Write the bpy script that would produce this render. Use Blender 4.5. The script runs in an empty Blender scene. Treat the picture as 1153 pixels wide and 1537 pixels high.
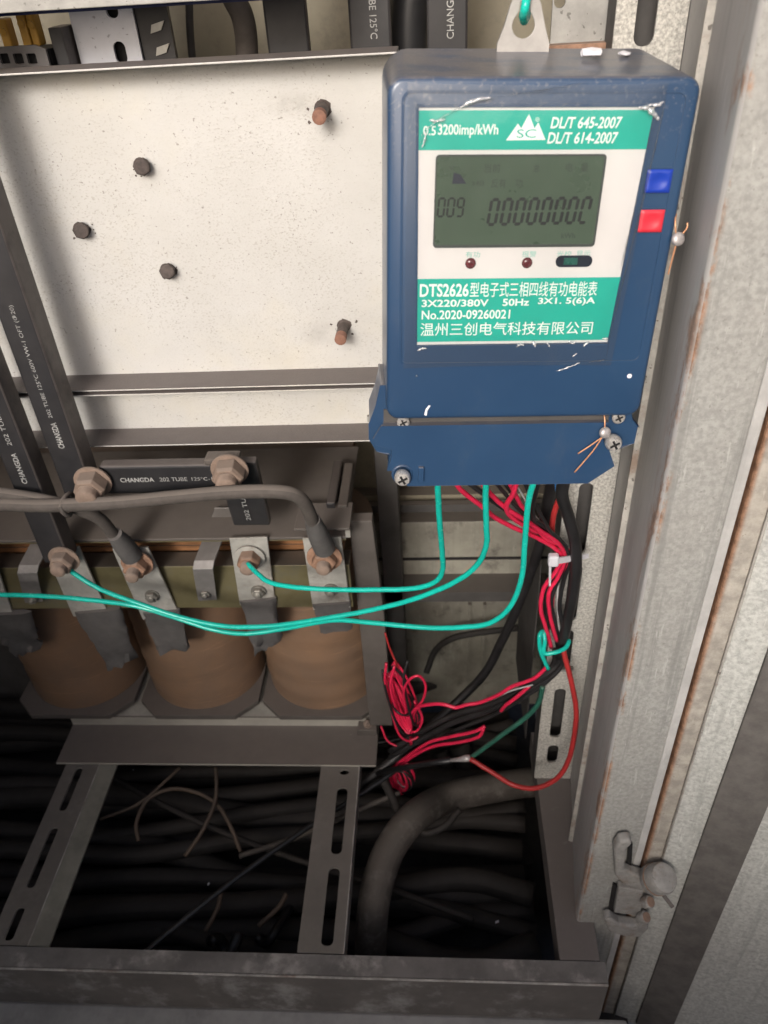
import bpy, bmesh, math, random
import numpy as np
from mathutils import Vector, Matrix, Euler
random.seed(7)
scene = bpy.context.scene
COL = scene.collection
R = math.radians

# ------------------------------------------------------------------ camera
PITCH, YAW, ROLL, FPX = 0.643000777, -0.0877979989, -0.0671106308, 1156.40414
CAM = Vector((0.0246335, -0.5560700, 0.0601124))
PW, PH = 1153.0, 1537.0
_f = Vector((math.sin(YAW) * math.cos(PITCH), math.cos(YAW) * math.cos(PITCH), -math.sin(PITCH)))
_r0 = Vector((math.cos(YAW), -math.sin(YAW), 0)); _u0 = _r0.cross(_f)
_r = math.cos(ROLL) * _r0 + math.sin(ROLL) * _u0
_u = -math.sin(ROLL) * _r0 + math.cos(ROLL) * _u0
cam_d = bpy.data.cameras.new("camera"); cam = bpy.data.objects.new("camera", cam_d); COL.objects.link(cam)
cam.matrix_world = Matrix(((_r.x, _u.x, -_f.x, CAM.x), (_r.y, _u.y, -_f.y, CAM.y), (_r.z, _u.z, -_f.z, CAM.z), (0, 0, 0, 1)))
cam_d.sensor_fit = 'HORIZONTAL'; cam_d.sensor_width = 36.0; cam_d.lens = 36.0 * FPX / PW
cam_d.clip_start = 0.01; cam_d.clip_end = 200
scene.camera = cam
cam_d.dof.use_dof = True; cam_d.dof.focus_distance = .60; cam_d.dof.aperture_fstop = 13.0

# ------------------------------------------------------------------ light
SUN_EL, SUN_AZ = R(25), R(12)          # azimuth: degrees to the left of straight behind the camera
world = bpy.data.worlds.new("World"); scene.world = world; world.use_nodes = True
wn = world.node_tree.nodes; wl = world.node_tree.links
sky = wn.new('ShaderNodeTexSky'); sky.sky_type = 'NISHITA'; sky.sun_disc = False
sky.sun_elevation = SUN_EL; sky.sun_rotation = math.pi + SUN_AZ
sky.air_density = 0.5; sky.dust_density = 6.0; sky.ozone_density = 1.0
wl.new(sky.outputs[0], wn['Background'].inputs[0]); wn['Background'].inputs[1].default_value = 0.105
sd = bpy.data.lights.new("sun", 'SUN'); sun = bpy.data.objects.new("sun", sd); COL.objects.link(sun)
sd.energy = 1.15; sd.angle = R(15); sd.color = (1.0, 0.98, 0.955)
_s = Vector((-math.sin(SUN_AZ) * math.cos(SUN_EL), -math.cos(SUN_AZ) * math.cos(SUN_EL), math.sin(SUN_EL)))
sun.rotation_euler = _s.to_track_quat('Z', 'Y').to_euler()
sun.location = _s * 5
scene.view_settings.view_transform = 'Standard'; scene.view_settings.look = 'None'
scene.view_settings.gamma = 1; scene.view_settings.exposure = 0.64
scene.render.engine = 'CYCLES'
scene.cycles.max_bounces = 6; scene.cycles.transparent_max_bounces = 12
scene.cycles.use_denoising = True

# ------------------------------------------------------------------ measuring helper: where a sight line meets a plane of the place
def ray(px, py):
    return _f + _r * ((px - PW / 2) / FPX) + _u * ((PH / 2 - py) / FPX)
def at(px, py, y=None, x=None, z=None):
    d = ray(px, py)
    i, v = (0, x) if x is not None else (1, y) if y is not None else (2, z)
    return CAM + d * ((v - CAM[i]) / d[i])
def atp(px, py, p0, n):
    d = ray(px, py); return CAM + d * ((Vector(p0) - CAM).dot(n) / d.dot(n))

# ------------------------------------------------------------------ materials
def lin(r, g, b):
    f = lambda c: ((c / 255 + .055) / 1.055) ** 2.4 if c > 10 else c / 255 / 12.92
    return (f(r), f(g), f(b))
class NT:
    def __init__(s, name):
        s.m = bpy.data.materials.new(name); s.m.use_nodes = True
        s.n = s.m.node_tree.nodes; s.l = s.m.node_tree.links
        s.b = s.n['Principled BSDF']; s.tc = s.n.new('ShaderNodeTexCoord'); s.geo = s.n.new('ShaderNodeNewGeometry')
        s.pos = s.geo.outputs['Position']
    def noise(s, scale, detail=4, rough=.6, vec=None, sc3=None):
        t = s.n.new('ShaderNodeTexNoise'); t.inputs['Scale'].default_value = scale
        t.inputs['Detail'].default_value = detail; t.inputs['Roughness'].default_value = rough
        v = vec or s.pos
        if sc3:
            mp = s.n.new('ShaderNodeMapping'); mp.inputs['Scale'].default_value = sc3; s.l.new(v, mp.inputs[0]); v = mp.outputs[0]
        s.l.new(v, t.inputs['Vector']); return t.outputs['Fac']
    def ramp(s, fac, lo, hi, smooth=True):
        t = s.n.new('ShaderNodeMapRange'); t.inputs['From Min'].default_value = lo; t.inputs['From Max'].default_value = hi
        if smooth: t.interpolation_type = 'SMOOTHSTEP'
        s.l.new(fac, t.inputs['Value']); return t.outputs[0]
    def math(s, op, a, b=None):
        t = s.n.new('ShaderNodeMath'); t.operation = op; t.use_clamp = op in ('MULTIPLY', 'ADD', 'MAXIMUM')
        for i, v in enumerate((a, b)):
            if v is None: continue
            if isinstance(v, (int, float)): t.inputs[i].default_value = v
            else: s.l.new(v, t.inputs[i])
        return t.outputs[0]
    def mix(s, fac, a, b):
        t = s.n.new('ShaderNodeMix'); t.data_type = 'RGBA'
        if isinstance(fac, (int, float)): t.inputs['Factor'].default_value = fac
        else: s.l.new(fac, t.inputs['Factor'])
        for i, v in ((6, a), (7, b)):
            if isinstance(v, (tuple, list)): t.inputs[i].default_value = (*v[:3], 1)
            else: s.l.new(v, t.inputs[i])
        return t.outputs[2]
    def bump(s, h, strength, dist=.001, prev=None):
        t = s.n.new('ShaderNodeBump'); t.inputs['Strength'].default_value = strength; t.inputs['Distance'].default_value = dist
        s.l.new(h, t.inputs['Height'])
        if prev is not None: s.l.new(prev, t.inputs['Normal'])
        return t.outputs[0]
    def upness(s):
        t = s.n.new('ShaderNodeSeparateXYZ'); s.l.new(s.geo.outputs['True Normal'], t.inputs[0]); return t.outputs[2]
    def axis(s, i):
        t = s.n.new('ShaderNodeSeparateXYZ'); s.l.new(s.pos, t.inputs[0]); return t.outputs[i]
    def done(s, col, rough, metal=0, normal=None, rough_sock=None):
        if isinstance(col, (tuple, list)): s.b.inputs['Base Color'].default_value = (*col[:3], 1)
        else: s.l.new(col, s.b.inputs['Base Color'])
        s.b.inputs['Roughness'].default_value = rough; s.b.inputs['Metallic'].default_value = metal
        if rough_sock is not None: s.l.new(rough_sock, s.b.inputs['Roughness'])
        if normal is not None: s.l.new(normal, s.b.inputs['Normal'])
        return s.m
DUST = (.122, .104, .090)
def surf(name, base, rough=.6, metal=0, var=.18, scale=25, dust=0., dustcol=DUST, film=0., speck=0., speck_scale=250, speckcol=(.08, .07, .06),
         bump=0., bump_scale=300, side=0., stain=None, stain_amt=0., stain_scale=9, stretch=None, rust=None, streak=0., scuff=0.):
    t = NT(name)
    d = tuple(c * (1 - var) for c in base); l = tuple(min(1, c * (1 + var * .6)) for c in base)
    c = t.mix(t.ramp(t.noise(scale, 5, .65, sc3=stretch), .3, .7), d, l)
    if stain is not None: c = t.mix(t.math('MULTIPLY', t.ramp(t.noise(stain_scale, 6, .7), .5, .72), stain_amt), c, stain)
    if film: c = t.mix(t.math('MULTIPLY', t.ramp(t.noise(14, 5, .7), .25, .75), film), c, dustcol)
    if speck: c = t.mix(t.math('MULTIPLY', t.ramp(t.noise(speck_scale, 2, .5), .66, .72), speck), c, speckcol)
    if streak:             # runs and scrapes down the sheet
        n1 = t.ramp(t.noise(120, 4, .65, sc3=(1, 1, .035)), .52, .70)
        n2 = t.ramp(t.noise(170, 5, .7, sc3=(1, 1, .12)), .60, .66)
        c = t.mix(t.math('MULTIPLY', n1, streak), c, tuple(x * .55 for x in base)); c = t.mix(t.math('MULTIPLY', n2, streak * .8), c, tuple(min(.8, x * 1.5) for x in base))
    if scuff:              # pale level scuffs
        c = t.mix(t.math('MULTIPLY', t.ramp(t.noise(34, 5, .6, sc3=(.5, .5, 7)), .60, .72), scuff), c, tuple(min(.8, x * 1.7) for x in base))
    if side:               # paler mottled tint on the right-hand faces
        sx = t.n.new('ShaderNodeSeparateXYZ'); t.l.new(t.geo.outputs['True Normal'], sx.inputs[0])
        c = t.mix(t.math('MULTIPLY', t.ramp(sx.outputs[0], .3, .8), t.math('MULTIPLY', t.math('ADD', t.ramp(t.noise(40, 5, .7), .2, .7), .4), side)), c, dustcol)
    if rust is not None:   # (axis, from, to, threshold)
        ax, a0, a1, th = rust
        v = t.axis(ax)
        band = t.math('MULTIPLY', t.ramp(v, a0 - .0006, a0 + .0006), t.math('SUBTRACT', 1.0, t.ramp(v, a1 - .002, a1 + .002)))
        n = t.ramp(t.noise(38, 6, .75, sc3=(1, 1, .35)), th, th + .1)
        rc = t.mix(t.ramp(t.noise(120, 5, .75), .3, .7), (.15, .075, .04), (.38, .21, .125))
        c = t.mix(t.math('MULTIPLY', band, n), c, rc)
    if dust:
        up = t.ramp(t.upness(), .35, .9)
        n = t.ramp(t.noise(60, 6, .7), .15, .6)
        fac = t.math('MULTIPLY', up, t.math('MULTIPLY', t.math('ADD', n, .6), dust))
        dc = t.mix(t.noise(35, 5, .7), tuple(x * .8 for x in dustcol), tuple(x * 1.15 for x in dustcol))
        c = t.mix(fac, c, dc)
    nrm = t.bump(t.noise(bump_scale, 3, .6), bump, .0006) if bump else None
    rs = t.ramp(t.noise(scale * 3, 4, .6), 0., 1.)
    rr = t.n.new('ShaderNodeMapRange'); rr.inputs['To Min'].default_value = max(.05, rough - .1); rr.inputs['To Max'].default_value = min(1, rough + .1)
    t.l.new(rs, rr.inputs['Value'])
    return t.done(c, rough, metal, nrm, rr.outputs[0])

M = {}
def tray_paint():
    t = NT('cream_tray_paint')
    c = t.mix(t.ramp(t.noise(7, 4, .6), .3, .7), (.50, .49, .462), (.56, .552, .53))
    # fine creases of the coat catch dirt, more towards the right half as in wiped panels
    cr = t.ramp(t.noise(420, 3, .6, sc3=(1, 1, 1.6)), .56, .64)
    patch = t.ramp(t.noise(9, 3, .6), .35, .65)
    c = t.mix(t.math('MULTIPLY', cr, t.math('MULTIPLY', t.math('ADD', patch, .12), .62)), c, (.36, .34, .30))
    c = t.mix(t.math('MULTIPLY', t.ramp(t.noise(360, 2, .5), .68, .74), .6), c, (.17, .15, .13))
    c = t.mix(t.math('MULTIPLY', t.ramp(t.noise(3.2, 5, .7), .55, .8), .35), c, (.62, .56, .40))
    # grey smears beside three studs; stud shadow is painted into those at lower right
    for (px_, py_, w_, h_, am) in ((446, 157, .030, .011, .55), (480, 500, .026, .016, .42), (500, 190, .016, .014, .3), (225, 262, .014, .014, .25)):
        q = at(px_, py_, y=.1125)
        mp = t.n.new('ShaderNodeMapping'); mp.vector_type = 'POINT'
        mp.inputs['Location'].default_value = (-q.x / w_, 0, -q.z / h_); mp.inputs['Scale'].default_value = (1 / w_, 0, 1 / h_)
        gr = t.n.new('ShaderNodeTexGradient'); gr.gradient_type = 'SPHERICAL'
        t.l.new(t.pos, mp.inputs[0]); t.l.new(mp.outputs[0], gr.inputs[0])
        c = t.mix(t.math('MULTIPLY', t.math('MULTIPLY', gr.outputs['Fac'], t.ramp(t.noise(90, 5, .7), .2, .7)), am), c, (.24, .225, .20))
    up = t.ramp(t.upness(), .35, .9)
    dc = t.mix(t.noise(45, 6, .75), (.12, .10, .095), (.165, .145, .135))
    c = t.mix(t.math('MULTIPLY', up, .97), c, dc)
    n = t.bump(t.noise(420, 3, .6, sc3=(1, 1, 1.6)), .8, .0006)
    return t.done(c, .55, 0, n)
M['tray'] = tray_paint()
M['cream_wall'] = surf('cream_wall_paint', (.27, .24, .17), .6, var=.12, scale=8, dust=.95, film=.35, bump=.1, stain=(.10, .085, .07), stain_amt=.5, stain_scale=22)
M['cream_wall_lower'] = surf('dusty_cream_paint', (.37, .355, .29), .6, var=.2, scale=12, dust=.95, film=.5, bump=.12, stain=(.07, .062, .055), stain_amt=.85, stain_scale=24, streak=.3)
M['inside_paint'] = surf('dusty_inside_paint', (.17, .16, .145), .7, var=.2, dust=.9, film=.5, bump=.15)
M['stile'] = surf('grey_stile_paint', (.34, .34, .318), .6, var=.22, scale=260, speck=.5, speck_scale=330, speckcol=(.17, .16, .145), bump=.7, bump_scale=330, film=.3, dustcol=(.25, .235, .21), stain=(.42, .41, .385), stain_amt=.4, stain_scale=30, streak=.6, rust=(0, .1743, .1778, .46))
M['return'] = surf('smooth_grey_return', (.42, .41, .40), .5, var=.12, scale=14, bump=.12, film=.3, dustcol=(.30, .285, .265), streak=.4, rust=(0, .1738, .1752, .48))
M['lip'] = surf('speckled_lip', (.42, .40, .36), .7, var=.25, scale=60, speck=.8, speck_scale=260, bump=.6, bump_scale=350, stain=(.20, .13, .09), stain_amt=.8, stain_scale=25)
M['door'] = surf('rough_door_paint', (.50, .505, .47), .65, var=.28, scale=240, speck=.6, speck_scale=300, speckcol=(.27, .255, .23), bump=1.0, bump_scale=260, stain=(.34, .325, .30), stain_amt=.5, stain_scale=60, streak=.45)
M['door_edge'] = surf('rusted_door_edge', (.40, .37, .32), .7, var=.3, scale=80, bump=.8, bump_scale=260, film=.4, dustcol=(.28, .25, .21), streak=.3, speck=.5, speck_scale=230, speckcol=(.2, .18, .15), rust=(0, .2255, .2306, .33))
M['seal'] = surf('dark_seal_strip', (.125, .115, .105), .9, var=.25, scale=45, bump=.9, bump_scale=170, stain=(.13, .12, .105), stain_amt=.6, stain_scale=40)  # dark grey of the strip down the door
M['galv'] = surf('worn_galvanised', (.34, .335, .315), .55, metal=.25, var=.2, scale=40, dust=.85, dustcol=(.165, .15, .135), speck=.7, speck_scale=260, speckcol=(.10, .095, .085), bump=.3, bump_scale=280)
M['column'] = surf('speckled_white_column', (.50, .485, .44), .65, var=.42, scale=380, dust=.7, speck=.9, speck_scale=420, speckcol=(.20, .19, .17), bump=.8, bump_scale=330, stain=(.34, .32, .28), stain_amt=.5)
M['dark_sheet'] = surf('dark_dusty_sheet', (.075, .07, .066), .7, var=.2, dust=.8, bump=.15)  # also carries the shade painted on the post sides and the cover step
M['sill'] = surf('scuffed_sill', (.15, .137, .124), .62, var=.22, scale=14, dust=.45, dustcol=(.15, .14, .13), bump=.25, stain=(.40, .39, .37), stain_amt=.75, stain_scale=17)
M['strut'] = surf('dusty_slotted_strut', (.24, .225, .20), .6, metal=.15, var=.2, scale=22, dust=.55, dustcol=(.135, .118, .103), bump=.2, stain=(.36, .34, .31), stain_amt=.7, stain_scale=24)
M['ledge'] = surf('dusty_ledge', (.14, .125, .115), .8, var=.12, scale=12, dust=.6, dustcol=(.15, .13, .12), bump=.15, speck=.25, speck_scale=130, speckcol=(.4, .38, .35))
M['concrete'] = surf('concrete_plinth', (.33, .32, .30), .9, var=.25, scale=12, bump=.6, bump_scale=160, stain=(.16, .15, .14), stain_amt=.6, stain_scale=10)
M['soil'] = surf('trench_soil', (.03, .027, .025), .95, var=.4, scale=30, bump=.6)
M['cable'] = surf('dark_cable_sheath', (.017, .0155, .0145), .75, var=.4, scale=14, dust=.6, dustcol=(.046, .039, .033), film=.4, bump=.1)
M['conduit'] = surf('dusty_conduit', (.075, .064, .054), .8, var=.25, scale=25, dust=.6, dustcol=(.12, .105, .09), bump=.15, stain=(.26, .24, .21), stain_amt=.5, stain_scale=45)
M['brown_wire'] = surf('brown_wire_sheath', (.11, .075, .05), .7, var=.3, dust=.3)
M['black_wire'] = surf('black_wire_sheath', (.018, .018, .019), .38, var=.3, scale=30)
M['grey_cable'] = surf('dust_caked_cable', (.085, .073, .064), .85, var=.2, scale=60, dust=.85, dustcol=(.17, .145, .125), bump=.5, bump_scale=260)
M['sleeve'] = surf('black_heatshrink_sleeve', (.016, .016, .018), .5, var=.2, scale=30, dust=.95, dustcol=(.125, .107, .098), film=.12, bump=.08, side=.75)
M['print'] = surf('white_sleeve_print', (.36, .36, .345), .6, var=.35, scale=160)
M['zinc'] = surf('dull_zinc_plate', (.46, .45, .41), .5, metal=.25, var=.22, scale=30, dust=.85, dustcol=(.19, .165, .145), bump=.12, stain=(.20, .17, .14), stain_amt=.6, stain_scale=32)
M['passivate'] = surf('yellow_passivated_bar', (.20, .175, .085), .45, metal=.35, var=.3, scale=14, dust=.9, stain=(.13, .14, .12), stain_amt=.8, stain_scale=14, film=.35, bump=.08)
M['lam'] = surf('varnished_lamination', (.24, .11, .045), .55, var=.35, scale=30, dust=.85, stretch=(1, 1, 6), bump=.1)
M['coil'] = surf('brown_varnished_coil', (.27, .165, .10), .42, var=.12, scale=9, dust=.7, film=.55, dustcol=(.17, .125, .095), bump=.3, bump_scale=70, stretch=None, stain=(.19, .12, .08), stain_amt=.5, stain_scale=12, scuff=.32)
M['insul'] = surf('dusty_end_plate', (.10, .088, .078), .75, var=.15, dust=.95, dustcol=(.15, .128, .112), bump=.1)
M['iron'] = surf('dusty_base_steel', (.42, .40, .345), .6, var=.15, scale=20, dust=.97, dustcol=(.155, .133, .118), film=.2, bump=.12)
M['tape'] = surf('grey_cloth_tape', (.085, .082, .08), .85, var=.25, scale=40, dust=.75, dustcol=(.17, .155, .145), bump=.6, bump_scale=120, film=.35)
M['rustnut'] = surf('rusty_bolt', (.30, .175, .115), .75, var=.35, scale=90, dust=.55, dustcol=(.25, .19, .15), bump=.5, bump_scale=260)
M['dustnut'] = surf('dust_caked_nut', (.24, .175, .135), .85, var=.2, scale=90, dust=.8, dustcol=(.24, .19, .155), bump=.4, bump_scale=260)
M['steelbolt'] = surf('dull_steel_bolt', (.26, .25, .22), .5, metal=.5, var=.3, scale=80, dust=.7, dustcol=(.2, .175, .15), bump=.2)
M['stud'] = surf('rusty_stud', (.085, .066, .058), .7, var=.4, scale=120, bump=.6, bump_scale=400)
M['studtip'] = surf('orange_stud_tip', (.25, .125, .085), .75, var=.3, scale=150, bump=.4)
M['teal'] = surf('teal_wire_sheath', (.01, .50, .40), .24, var=.1, scale=40)
M['teal_dark'] = surf('dusty_green_sheath', (.02, .11, .075), .5, var=.25, scale=40, dust=.3)
M['red'] = surf('red_wire_sheath', (.70, .022, .075), .35, var=.15, scale=40)
M['red_dull'] = surf('dull_red_sheath', (.42, .03, .03), .42, var=.15, scale=40)
M['blue_wire'] = surf('blue_wire_sheath', (.05, .22, .55), .4)
M['white_wire'] = surf('white_wire_sheath', (.5, .5, .5), .4)
M['nylon'] = surf('white_nylon', (.62, .62, .66), .4, var=.1)
M['copper'] = surf('copper_wire', (.72, .36, .19), .35, metal=.4, var=.15)
M['lead'] = surf('crimped_lead', (.50, .47, .46), .38, metal=.4, var=.3, scale=300, bump=.5, bump_scale=400)
M['screw'] = surf('bright_screw', (.66, .63, .59), .3, metal=.55, var=.25, scale=250)
def meter_plastic():
    t = NT('meter_blue_plastic')
    c = t.mix(t.ramp(t.noise(14, 4, .6), .3, .7), (.019, .052, .115), (.023, .061, .13))
    up = t.ramp(t.upness(), .25, .7)
    dn = t.ramp(t.noise(26, 5, .7, sc3=(.8, 2.5, 2)), .30, .62)
    sm = t.ramp(t.noise(30, 6, .75, sc3=(1, 1, .6)), .52, .75)
    c = t.mix(t.math('MULTIPLY', sm, .16), c, (.10, .12, .15))
    c = t.mix(t.math('MULTIPLY', up, t.math('MULTIPLY', t.math('ADD', dn, .2), .66)), c, (.175, .155, .145))
    zz = t.ramp(t.axis(2), -.05, .0)
    sp = t.ramp(t.noise(420, 3, .6), .56, .66)
    c = t.mix(t.math('MULTIPLY', t.math('MULTIPLY', zz, sp), .4), c, (.22, .22, .23))
    t.b.inputs['Coat Weight'].default_value = .35; t.b.inputs['Coat Roughness'].default_value = .18
    return t.done(c, .36, 0, t.bump(t.noise(700, 2, .5), .06, .0003))
M['meter'] = meter_plastic()
M['label_white'] = surf('label_white_print', (.66, .635, .625), .45, var=.03)
M['label_green'] = surf('label_green_print', (.004, .385, .30), .42, var=.04)
M['ink_white'] = surf('white_ink', (.80, .82, .80), .5, var=.02)
M['ink_green'] = surf('faint_green_ink', (.18, .50, .42), .5, var=.1, scale=300)
M['frame_black'] = surf('screen_border', (.05, .06, .055), .35, var=.1)
M['lcd'] = surf('lcd_glass', (.058, .090, .060), .3, var=.07, scale=18)
M['lcd_ink'] = surf('lcd_segments', (.008, .012, .011), .4, var=.1)
M['lcd_faint'] = surf('lcd_faint_marks', (.034, .052, .038), .4, var=.1)
M['lcd_logo'] = surf('lcd_dark_mark', (.015, .02, .035), .4, var=.1)
M['led'] = surf('dark_red_lens', (.10, .012, .016), .12, var=.1)
M['irwin'] = surf('dark_window', (.012, .018, .03), .15, var=.2)
M['irchip'] = surf('green_chip', (.01, .09, .07), .3, var=.2)
M['btn_blue'] = surf('blue_button', (.012, .045, .36), .35, var=.08)
M['btn_red'] = surf('red_button', (.60, .03, .05), .4, var=.08)
M['paper'] = surf('white_scrap', (.80, .79, .82), .8, var=.05)
M['yellow'] = surf('yellow_terminal', (.60, .33, .05), .5, var=.25, dust=.5)
M['grey_plastic'] = surf('grey_terminal_plastic', (.12, .11, .105), .6, var=.15, dust=.8)
M['dark_hole'] = surf('dark_hole_lining', (.012, .011, .011), .8)
M['alu'] = surf('bare_aluminium', (.60, .61, .66), .42, metal=.1, var=.12, scale=14, dust=.3, speck=.6, speck_scale=240, speckcol=(.16, .16, .18))
M['hinge'] = surf('painted_hinge', (.30, .29, .27), .6, var=.2, scale=90, speck=.5, speck_scale=260, speckcol=(.14, .12, .10), bump=.5, bump_scale=240, stain=(.20, .13, .09), stain_amt=.6, stain_scale=60)
M['loom'] = surf('grey_black_sheath', (.022, .021, .022), .45, var=.4, scale=30, dust=.5, dustcol=(.06, .055, .05))
M['fold'] = surf('smooth_folded_edge', (.46, .455, .435), .5, var=.15, scale=40, streak=.4)
M['fold_dull'] = surf('dull_greenish_fold', (.24, .235, .195), .6, var=.25, scale=30, film=.3)
M['tab'] = surf('dusty_steel_tab', (.37, .355, .335), .5, metal=.2, var=.15, scale=60, bump=.1)
M['strap'] = surf('dusty_bent_strap', (.23, .22, .21), .5, metal=.2, var=.2, scale=40, dust=.6, bump=.12, stain=(.36, .34, .33), stain_amt=.5, stain_scale=40)
M['sill_top'] = surf('scuffed_sill_top', (.16, .15, .142), .6, var=.3, scale=18, dust=0, bump=.25, stain=(.42, .395, .365), stain_amt=.85, stain_scale=19)
M['worn_edge'] = surf('worn_sill_edge', (.40, .38, .35), .6, var=.4, scale=50, stain=(.18, .12, .09), stain_amt=.8, stain_scale=24)
M['base_light'] = surf('pale_base_plate', (.42, .40, .35), .7, var=.2, scale=30)
M['blue_edge'] = surf('blue_film_edge', (.015, .03, .16), .4)
M['wall_out'] = surf('compound_wall_render', (.20, .19, .17), .9, var=.2, scale=4, bump=.4)
def clear_film():
    t = NT('clear_plastic_film'); n = t.n; l = t.l
    n.remove(t.b); out = n['Material Output']
    tr = n.new('ShaderNodeBsdfTransparent'); gl = n.new('ShaderNodeBsdfGlossy'); gl.inputs['Roughness'].default_value = .12
    df = n.new('ShaderNodeBsdfDiffuse'); df.inputs['Color'].default_value = (.7, .7, .72, 1)
    tr.inputs['Color'].default_value = (.95, .96, .96, 1)
    fr = n.new('ShaderNodeFresnel'); fr.inputs['IOR'].default_value = 1.5
    b = t.bump(t.noise(45, 3, .5), .25, .002); l.new(b, gl.inputs['Normal']); l.new(b, fr.inputs['Normal'])
    m1 = n.new('ShaderNodeMixShader'); l.new(fr.outputs[0], m1.inputs[0]); l.new(tr.outputs[0], m1.inputs[1]); l.new(gl.outputs[0], m1.inputs[2])
    m2 = n.new('ShaderNodeMixShader'); m2.inputs[0].default_value = .022; l.new(m1.outputs[0], m2.inputs[1]); l.new(df.outputs[0], m2.inputs[2])
    l.new(m2.outputs[0], out.inputs['Surface']); return t.m
M['film'] = clear_film()
def crease_film():
    t = NT('creased_plastic_film'); n = t.n; l = t.l
    n.remove(t.b); out = n['Material Output']
    tr = n.new('ShaderNodeBsdfTransparent'); gl = n.new('ShaderNodeBsdfGlossy'); gl.inputs['Roughness'].default_value = .22
    df = n.new('ShaderNodeBsdfDiffuse'); df.inputs['Color'].default_value = (.85, .85, .87, 1)  # whitish diffuse paints the sky highlights onto the creases
    m0 = n.new('ShaderNodeMixShader'); m0.inputs[0].default_value = .5; l.new(gl.outputs[0], m0.inputs[1]); l.new(df.outputs[0], m0.inputs[2])
    m1 = n.new('ShaderNodeMixShader'); m1.inputs[0].default_value = .46; l.new(tr.outputs[0], m1.inputs[1]); l.new(m0.outputs[0], m1.inputs[2])
    l.new(m1.outputs[0], out.inputs['Surface']); return t.m
M['crease'] = crease_film()

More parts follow.
